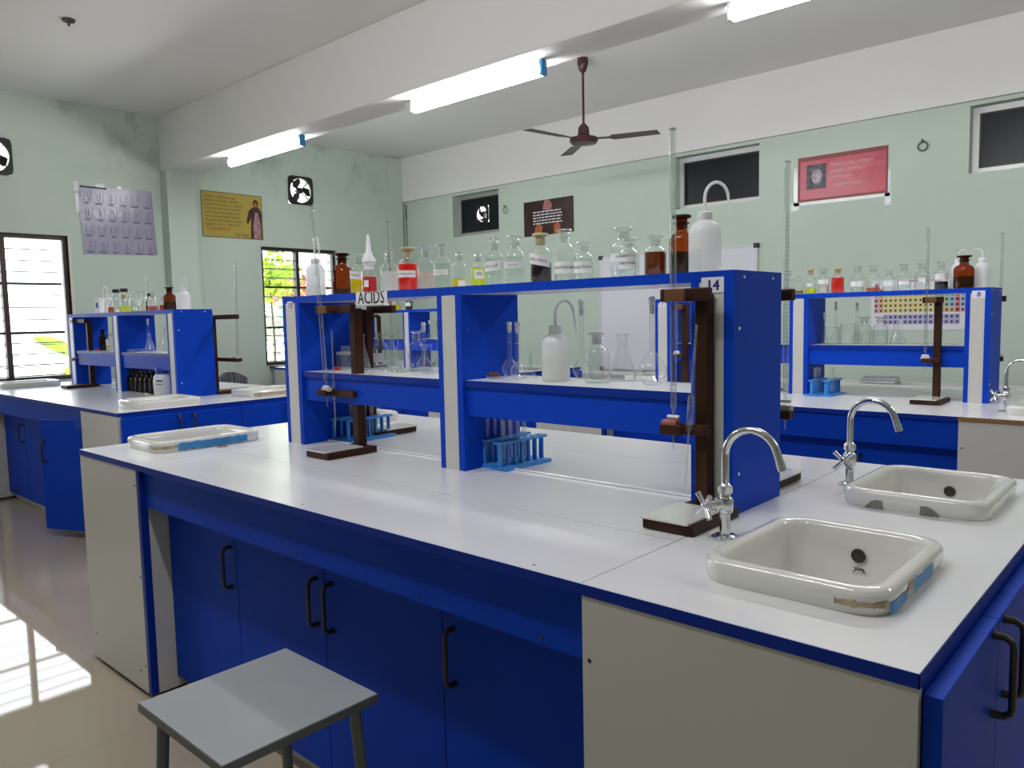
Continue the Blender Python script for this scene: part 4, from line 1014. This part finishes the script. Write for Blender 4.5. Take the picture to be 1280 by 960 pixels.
put('dish', B().lathe([(.030, 0), (.034, .003), (.036, .012)], 20, cap1=False), 'glass', t, 50); put('cork', B().tube([(-.03, .0, .012), (.0, .012, .012)], .008, 10), 'wood_light', t, 50)
# --- middle shelf, left bay
t = thing('pipette_rack', 'small clear rack of pipettes and tubes in the left bay corner', 'rack', (-2.405, .80, ZM))
put('plate', B().slab(2, .060, .072, -.035, .075, -.02, .035, [(-.03 + k * .0175, -.018 + k * .0175, -.004, .012) for k in range(6)]), 'frosted_stopper', t)
put('plate', B().box(-.035, .075, -.02, .035, 0, .006), 'frosted_stopper', t)
for sx in (-.035, .072): put('end_plate', B().box(sx, sx + .003, -.02, .035, .006, .060), 'glass_line', t)
for k in range(6):
    o = put('test_tube', cached('tts', lambda: B().lathe([(.002, 0), (.005, .003), (.0055, .006), (.0055, .088), (.0065, .09)], 10, cap1=False).mesh('tube', 60)), 'glass_line', None, loc=(-2.429 + k * .0175, .804, ZM + .0065))
    tag(o, ['leftmost', 'second', 'third', 'fourth', 'fifth', 'rightmost'][k] + ' short test tube in the clear rack in the left bay corner', 'test tube', 'short test tubes in the clear rack')
tag(put('rubber_bung', B().lathe([(.012, 0), (.015, .014)], 16), 'red_plastic', None, 40, loc=(-2.375, .735, ZM)), 'small red rubber bung before the clear tube rack', 'bung')
conical(-2.268, .783, ZM, .145, .070, 'conical flask just right of the left stand column')
reagent(-2.245, .862, ZM, .150, .062, 'clear bottle behind the conical flasks of the left bay', 'water', .3, ('', .2, .45, .9, 0))
t = thing('glass_funnel', 'small glass funnel lying mouth down among the conical flasks', 'funnel', (-2.205, .745, ZM))
put('cone', B().lathe([(.028, 0), (.027, .004), (.006, .055), (.004, .060)], 18, cap0=False, cap1=False), 'glass', t, 50); put('stem', B().lathe([(.004, .06), (.0035, .10)], 10, cap0=False, cap1=False), 'glass_line', t, 50)
conical(-2.138, .825, ZM, .140, .088, 'wide conical flask in the middle of the left bay')
conical(-2.040, .800, ZM, .150, .082, 'conical flask with white lip right of the wide one in the left bay')
reagent(-2.030, .868, ZM, .157, .062, 'clear stoppered bottle behind the right conical flask of the left bay', 'water', .4)
vol_flask(-1.960, .845, ZM, .189, .056, 'volumetric flask with flat stopper, left of the pair in the left bay')
vol_flask(-1.890, .855, ZM, .194, .056, 'volumetric flask with ball stopper, right of the pair in the left bay')
conical(-1.863, .783, ZM, .109, .064, 'small conical flask at the right end of the left bay')
# --- racks on the bench below the shelf
tube_rack(-1.520, .700, H, 'blue test tube rack nearest the middle upright', (0, 1, 2, 3), 'clear test tube in the blue rack nearest the middle upright')
tube_rack(-1.438, .690, H, 'blue test tube rack in front with empty far holes', (0, 1, 2, 3), 'clear test tube in the front blue rack with empty far holes')
tube_rack(-2.44, .745, H, 'blue test tube rack at the left under the left bay', (2, 3, 4), 'clear test tube in the left rack under the left bay')
tube_rack(-2.355, .755, H, 'blue test tube rack right of another under the left bay', (1, 2, 3, 4), 'clear test tube in the right rack under the left bay')
# pipettes leaning on the stands
def pipette(a, b_, label, bulb=(.28, .42), rb=.0075):
    t = thing('pipette', label, 'pipette', a, 0, 'glass pipettes'); d = Vector(b_) - Vector(a); P = lambda s_: d * s_
    put('tube', B().tube([P(0), P(.05), P(bulb[0] - .02), P(bulb[0]), P(bulb[1]), P(bulb[1] + .02), P(.80), P(.806), P(.814), P(.82), P(1)], [.001, .0022, .0028, rb, rb, .003, .003, .0045, .0045, .003, .003], 10, caps=False), 'glass_line', t, 60)
    return t
pipette((-.672, .548, .955), (-.640, .548, 1.352), 'bulb pipette leaning on the stand by the number 14', (.36, .56), .0085)
pipette((-2.235, .62, .955), (-2.235, .62, 1.345), 'bulb pipette hung on the left front stand', (.32, .46), .006)

# --- bench before the back wall: top shelf
Y3 = 3.58; g3 = 'reagent bottles of the shelf before the back wall'
def r3(x, h, D, label, *a, **k): reagent(x, Y3, Z1, h, D, label, *a, n=16, la=-1.35, group=g3, **k)
r3(-1.676, .150, .062, 'clear bottle over the middle upright, left of the far shelf row', 'liq_pink', .3)
reagent(-1.60, 3.55, Z1, .110, .052, 'small clear bottle with a little brown liquid on the far shelf', 'liq_amber', .2, n=16, group=g3)
r3(-1.543, .148, .066, 'far shelf bottle with yellow liquid at its bottom', 'liq_lime', .22, ('', .30, .42, .5, 0), stop='cork')
reagent(-1.472, 3.60, Z1, .151, .066, 'clear bottle with a white label left of the orange-red one, far shelf', 'liq_milk', .3, ('', .38, .55, 1.1, 0), n=16, la=-1.4, group=g3)
r3(-1.383, .145, .074, 'bottle full of orange-red liquid on the far shelf', 'liq_red', .63, stop='cork')
r3(-1.270, .151, .072, 'clear bottle with white label right of the orange-red one, far shelf', 'water', .2, ('', .22, .42, 1.2, 0))
r3(-1.184, .147, .074, 'clear bottle with a little rusty liquid on the far shelf', 'liq_orange', .16)
r3(-1.098, .116, .066, 'small clear bottle with white label before the element chart', 'water', .3, ('', .25, .5, 1.0, 0))
r3(-1.020, .147, .070, 'clear bottle left of the element chart middle, far shelf', 'water', .3, ('', .22, .36, .8, 0))
r3(-.927, .146, .078, 'broad clear bottle with small label, far shelf', 'water', .5, ('', .3, .45, .45, 0))
r3(-.832, .150, .068, 'far shelf bottle with black liquid and white label', 'liq_black', .28, ('', .34, .56, 1.1, 0))
wash_bottle(-.764, 3.64, Z1, .160, .080, 'white wash bottle left of the amber bottle on the far shelf', .05, .02, az=.4, mat='plastic')
reagent(-.719, 3.55, Z1, .172, .098, 'amber bottle half full of dark liquid on the far shelf end', 'liq_black', .36, body='amber', stop='amber_dark', n=18, group=g3)
wash_bottle(-.655, 3.65, Z1, .160, .075, 'white wash bottle right of the amber bottle on the far shelf', .05, .03, az=2.9, mat='plastic')
# middle shelf
vol_flask(-1.552, 3.63, ZM, .19, .055, 'small volumetric flask beside the far middle upright')
vol_flask(-1.50, 3.70, ZM, .19, .05, 'volumetric flask half hidden by the far middle upright')
vol_flask(-1.44, 3.72, ZM, .255, .062, 'tall volumetric flask behind the left far beaker')
beaker(-1.431, 3.63, ZM, .10, .088, 'left beaker on the far middle shelf')
beaker(-1.338, 3.64, ZM, .118, .088, 'right larger beaker on the far middle shelf')
vol_flask(-1.315, 3.72, ZM, .245, .06, 'tall volumetric flask behind the right far beaker')
reagent(-1.250, 3.65, ZM, .16, .078, 'clear stoppered bottle right of the far beakers', 'water', .5, n=16, group=g3)
reagent(-1.164, 3.66, ZM, .16, .082, 'clear stoppered bottle at the right of the far pair', 'water', .5, n=16, group=g3)
conical(-1.085, 3.68, ZM, .11, .066, 'small conical flask behind the stand on the far middle shelf')
vol_flask(-1.05, 3.65, ZM, .14, .046, 'tiny volumetric flask by the small conical flask')
reagent(-2.05, 3.62, ZM, .165, .082, 'cloudy bottle in the left bay of the far shelf', 'liq_milk', .6, n=16, group=g3)
beaker(-2.30, 3.66, ZM, .12, .06, 'glass cylinder left of the cloudy bottle in the far shelf')
conical(-1.92, 3.66, ZM, .12, .07, 'conical flask right of the cloudy bottle in the far shelf')
tube_rack(-1.468, 3.41, H, 'pale blue test tube rack left of two on the far bench', (1, 2, 3), 'clear test tube in the left rack on the far bench')
tube_rack(-1.388, 3.42, H, 'pale blue test tube rack right of two on the far bench', (2, 3), 'clear test tube in the right rack on the far bench')
tube_rack(-1.78, 3.44, H, 'blue test tube rack beside the far middle upright, behind the shelf end', (0, 1, 2), 'clear test tube in the rack behind the shelf end')
# --- bench by the window wall
Y2 = 1.37; g2 = 'reagent bottles of the shelf by the window wall'
t = thing('tall_carton', 'white carton with a small blue square on the window-side shelf', 'box', (-6.58, Y2, Z1), .2)
put('carton', B().rbox(-.034, .034, -.025, .025, 0, .13, .002), 'paper', t); put('print', B().box(-.012, .016, -.0262, -.0251, .05, .09), 'ink_blue', t)
for x, w in ((-6.36, 'left'), (-6.20, 'right')):
    t = thing('jar', 'tall clear jar with black lid, %s of the pair by the window' % w, 'jar', (x, 1.42, Z1))
    put('body', B().lathe([(.034, 0), (.036, .004), (.036, .13), (.026, .15), (.024, .17)], 16, cap1=False), 'glass', t, 50); put('lid', B().lathe([(.03, .165), (.03, .19), (.026, .193)], 16), 'black', t, 40)
wash_bottle(-6.29, 1.33, Z1, .145, .07, 'white wash bottle with drooping spout in front of the black-lidded jars', .065, .045, az=PI, drop=.06)
def rr2(x, h, D, label, *a, y=Y2, **k): reagent(x, y, Z1, h, D, label, *a, n=14, la=-.9, group=g2, **k)
rr2(-6.19, .09, .05, 'small bottle of orange liquid by the window jars', 'liq_orange', .5, y=1.31)
rr2(-6.08, .14, .062, 'window-side bottle of yellow-green liquid, left one', 'liq_lime', .4, stop='cork')
rr2(-5.99, .145, .062, 'window-side bottle of yellow-green liquid, right one', 'liq_lime', .3)
rr2(-5.90, .145, .062, 'clear bottle right of the yellow-green pair', 'water', .4)
rr2(-5.81, .150, .070, 'clear bottle with a wide white label, window-side shelf', 'water', .4, ('', .3, .55, 1.2, 0))
rr2(-5.72, .150, .066, 'clear bottle left of the dark violet one, window-side shelf', 'liq_cream', .3)
rr2(-5.62, .135, .055, 'slim bottle of dark violet liquid with black top', 'liq_black', .55, stop='amber_dark', flat=False)
rr2(-5.55, .140, .062, 'window-side bottle with pinkish liquid and label', 'liq_crimson', .25, ('', .35, .6, 1.2, 0))
rr2(-5.475, .11, .062, 'small window-side bottle with red liquid and broad white label', 'liq_orange', .3, ('', .3, .58, 1.1, 0), y=1.33)
rr2(-5.39, .10, .05, 'small bottle of deep red liquid beside the amber bottle', 'liq_crimson', .4)
reagent(-5.279, Y2, Z1, .164, .085, 'amber bottle half full of black liquid on the window-side shelf', 'liq_black', .36, body='amber', stop='amber_dark', n=16, flat=True, group=g2)
wash_bottle(-5.065, Y2, Z1, .145, .095, 'white wash bottle with hooked spout at the end of the window-side shelf', .09, .022, az=.2, drop=.05)
stand(-6.235, 1.53, 'dark wooden burette stand behind the window-side shelf bays', rz=PI, arm=.14)
burette(-6.143, 1.583, 1.05, 1.78, 'glass burette glinting behind the window-side bottles')
M2 = 1.1785
vol_flask(-5.90, 1.40, M2, .19, .055, 'volumetric flask in the window-side shelf, left'); vol_flask(-5.79, 1.42, M2, .25, .062, 'tall volumetric flask in the window-side shelf')
conical(-5.98, 1.36, M2, .15, .08, 'conical flask at the left of the window-side right bay'); conical(-5.66, 1.37, M2, .14, .075, 'conical flask in the middle of the window-side right bay')
conical(-5.50, 1.40, M2, .15, .075, 'conical flask at the right of the window-side right bay'); vol_flask(-5.40, 1.38, M2, .18, .055, 'volumetric flask at the right end of the window-side bay')
vol_flask(-5.58, 1.46, M2, .19, .055, 'volumetric flask behind the conical flasks by the window')
t = thing('glass_tray', 'shallow glass dish in the window-side right bay', 'dish', (-5.80, 1.32, M2)); put('dish', B().lathe([(.05, 0), (.055, .004), (.058, .02)], 18, cap1=False), 'glass', t, 50); put('rim', B().lathe([(.058, .018), (.0595, .02), (.058, .021)], 18, cap0=False, cap1=False), 'glass_line', t, 50)
reagent(-6.53, 1.36, M2, .172, .062, 'brown bottle in the window-side left bay', 'liq_black', .5, body='amber_dark', stop='amber_dark', n=14, group=g2)
reagent(-6.40, 1.37, M2, .15, .07, 'clear labelled bottle right of the brown one, window-side left bay', 'liq_cream', .3, ('', .3, .6, 1.2, 0), n=14, group=g2)
reagent(-6.28, 1.40, M2, .15, .06, 'clear bottle at the right of the window-side left bay', 'water', .4, ('', .3, .5, 1.2, 0), n=14, group=g2)
tag(put('rubber_bung', B().lathe([(.012, 0), (.015, .014)], 14), 'red_plastic', None, 40, loc=(-6.47, 1.29, M2)), 'small red bung before the brown bottle by the window', 'bung')
for k in range(6):
    reagent(-5.875 + k * .088, 1.30 - .002 * k, H, .165, .068, ['leftmost', 'second', 'third', 'fourth', 'fifth', 'rightmost'][k] + ' of six brown bottles lined up under the window-side shelf', None, body='amber_dark', stop='amber_dark', n=16, group='brown bottles under the window-side shelf')
t = thing('plastic_jar', 'round white plastic jar with dark blue lid beside the brown bottles', 'jar', (-5.245, 1.275, H))
put('body', B().lathe([(.058, 0), (.064, .01), (.066, .10), (.060, .135), (.045, .155)], 22), 'hdpe', t, 50); put('lid', B().lathe([(.046, .15), (.048, .155), (.048, .19), (.044, .194)], 22), 'lid_blue', t, 40)
l_ = put('paper_label', curved_patch(.0665, -1.6, -.2, .05, .12), 'paper', t, 60)
put('lettering', B().box(-.02, .02, -.0005, 0, .102, .112).box(-.02, .02, -.0005, 0, .08, .084), 'ink', l_, loc=(.046, -.0495, 0), rot=(0, 0, .75))
t = thing('glass_stirrer', 'pale rod lying in front of the brown bottles', 'rod', (-5.36, 1.205, H)); put('rod', B().tube([(-.05, .01, .008), (.05, -.02, .012)], .007, 8), 'rubber', t, 50); put('tip', B().tube([(.05, -.02, .012), (.062, -.0236, .0125)], .008, 8), 'frosted_stopper', t, 50)
# --- far window-corner bench, seen through the left bay
def r4(x, label, liq, lv, lab=None, **k): reagent(x, 4.22, Z1, .15, .075, label, liq, lv, lab, n=14, la=-1.2, group='reagent bottles of the far corner shelf', **k)
r4(-6.36, 'red bottle with white label on the far corner shelf', 'liq_red', .6, ('', .2, .5, 1.0, 0)); r4(-6.19, 'yellow bottle on the far corner shelf', 'liq_yellow', .4); r4(-6.10, 'clear bottle between the yellow and the black one, far corner', 'water', .3)
r4(-6.01, 'black bottle with white label on the far corner shelf', 'liq_black', .6, ('', .25, .5, 1.0, 0), stop='amber_dark')
vol_flask(-5.68, 4.2, ZM, .19, .055, 'volumetric flask in the far corner shelf, left'); vol_flask(-5.55, 4.22, ZM, .19, .055, 'volumetric flask in the far corner shelf, right'); conical(-6.42, 4.2, ZM, .15, .08, 'conical flask in the far corner shelf')

# ------------------------------------------------------------------ stool and chairs
def stool(x0, x1, y0, y1, z, label):
    cx, cy = (x0 + x1) / 2, (y0 + y1) / 2; hx, hy = (x1 - x0) / 2, (y1 - y0) / 2
    t = thing('stool', label, 'stool', (cx, cy, 0))
    put('seat', B().rbox(-hx, hx, -hy, hy, z - .019, z, .002), 'stool_grey', t)
    put('edge_trim', B().slab(2, z - .019, z - .0015, -hx - .0015, hx + .0015, -hy - .0015, hy + .0015, [(-hx - .0002, hx + .0002, -hy - .0002, hy + .0002)]), 'stool_metal', t)
    for sx in (-1, 1):
        for sy in (-1, 1):
            put('leg', B().tube([(sx * (hx - .035), sy * (hy - .035), z - .02), (sx * (hx - .005), sy * (hy - .005), 0)], .0125, 12), 'stool_metal', t, 50)
    k = .17; q = .022
    for a, b_ in (((-1, -1), (1, -1)), ((1, -1), (1, 1)), ((1, 1), (-1, 1)), ((-1, 1), (-1, -1))):
        put('stretcher', B().tube([(a[0] * (hx - q), a[1] * (hy - q), k), (b_[0] * (hx - q), b_[1] * (hy - q), k)], .008, 8), 'stool_metal', t, 50)
    return t
stool(-1.342, -.990, -.511, -.167, .60, 'square grey-topped metal stool in front of the near bench')
def chair(x, y, rz, label, top):
    t = thing('office_chair', label, 'chair', (x, y, 0), rz)
    b = B(); rows = []
    for k in range(9):
        s_ = k / 8 - .5
        zt = top - .30 * s_ * s_; rows.append([(-.06 - .10 * (1 - 4 * s_ * s_) * .5, s_ * .44, z_) for z_ in (top - .34, top - .17, zt)])
    for r0, r1 in zip(rows, rows[1:]):
        for q in range(2): b.quad(r0[q], r0[q + 1], r1[q + 1], r1[q])
    bmesh.ops.remove_doubles(b.bm, verts=b.bm.verts[:], dist=1e-4)
    bmesh.ops.solidify(b.bm, geom=b.bm.faces[:], thickness=.035)
    put('backrest', b, 'chair_fabric', t, 60)
    put('edge', B().tube([(-.065 - .10 * (1 - 4 * s_ * s_) * .5, s_ * .44, top - .30 * s_ * s_ + .004) for s_ in [k / 8 - .5 for k in range(9)]], .006, 6), 'frosted_stopper', t, 60)
    put('seat', B().rbox(0, .44, -.22, .22, .42, .48, .02), 'chair_black', t, 60)
    for sx in (.03, .41):
        for sy in (-.19, .19): put('leg', B().tube([(sx, sy, .43), (sx, sy, 0)], .012, 8), 'stool_metal', t, 50)
    for sy in (-.17, .17): put('back_post', B().tube([(.02, sy, .44), (-.03, sy, .5), (-.075, sy, top - .2)], .011, 8), 'stool_metal', t, 50)
    return t
chair(-3.62, 1.36, math.radians(165), 'grey plastic-wrapped chair between the near and window-side benches', .80)
chair(-7.35, 2.95, math.radians(20), 'small grey chair back behind the rear burette stand by the window wall', .87)
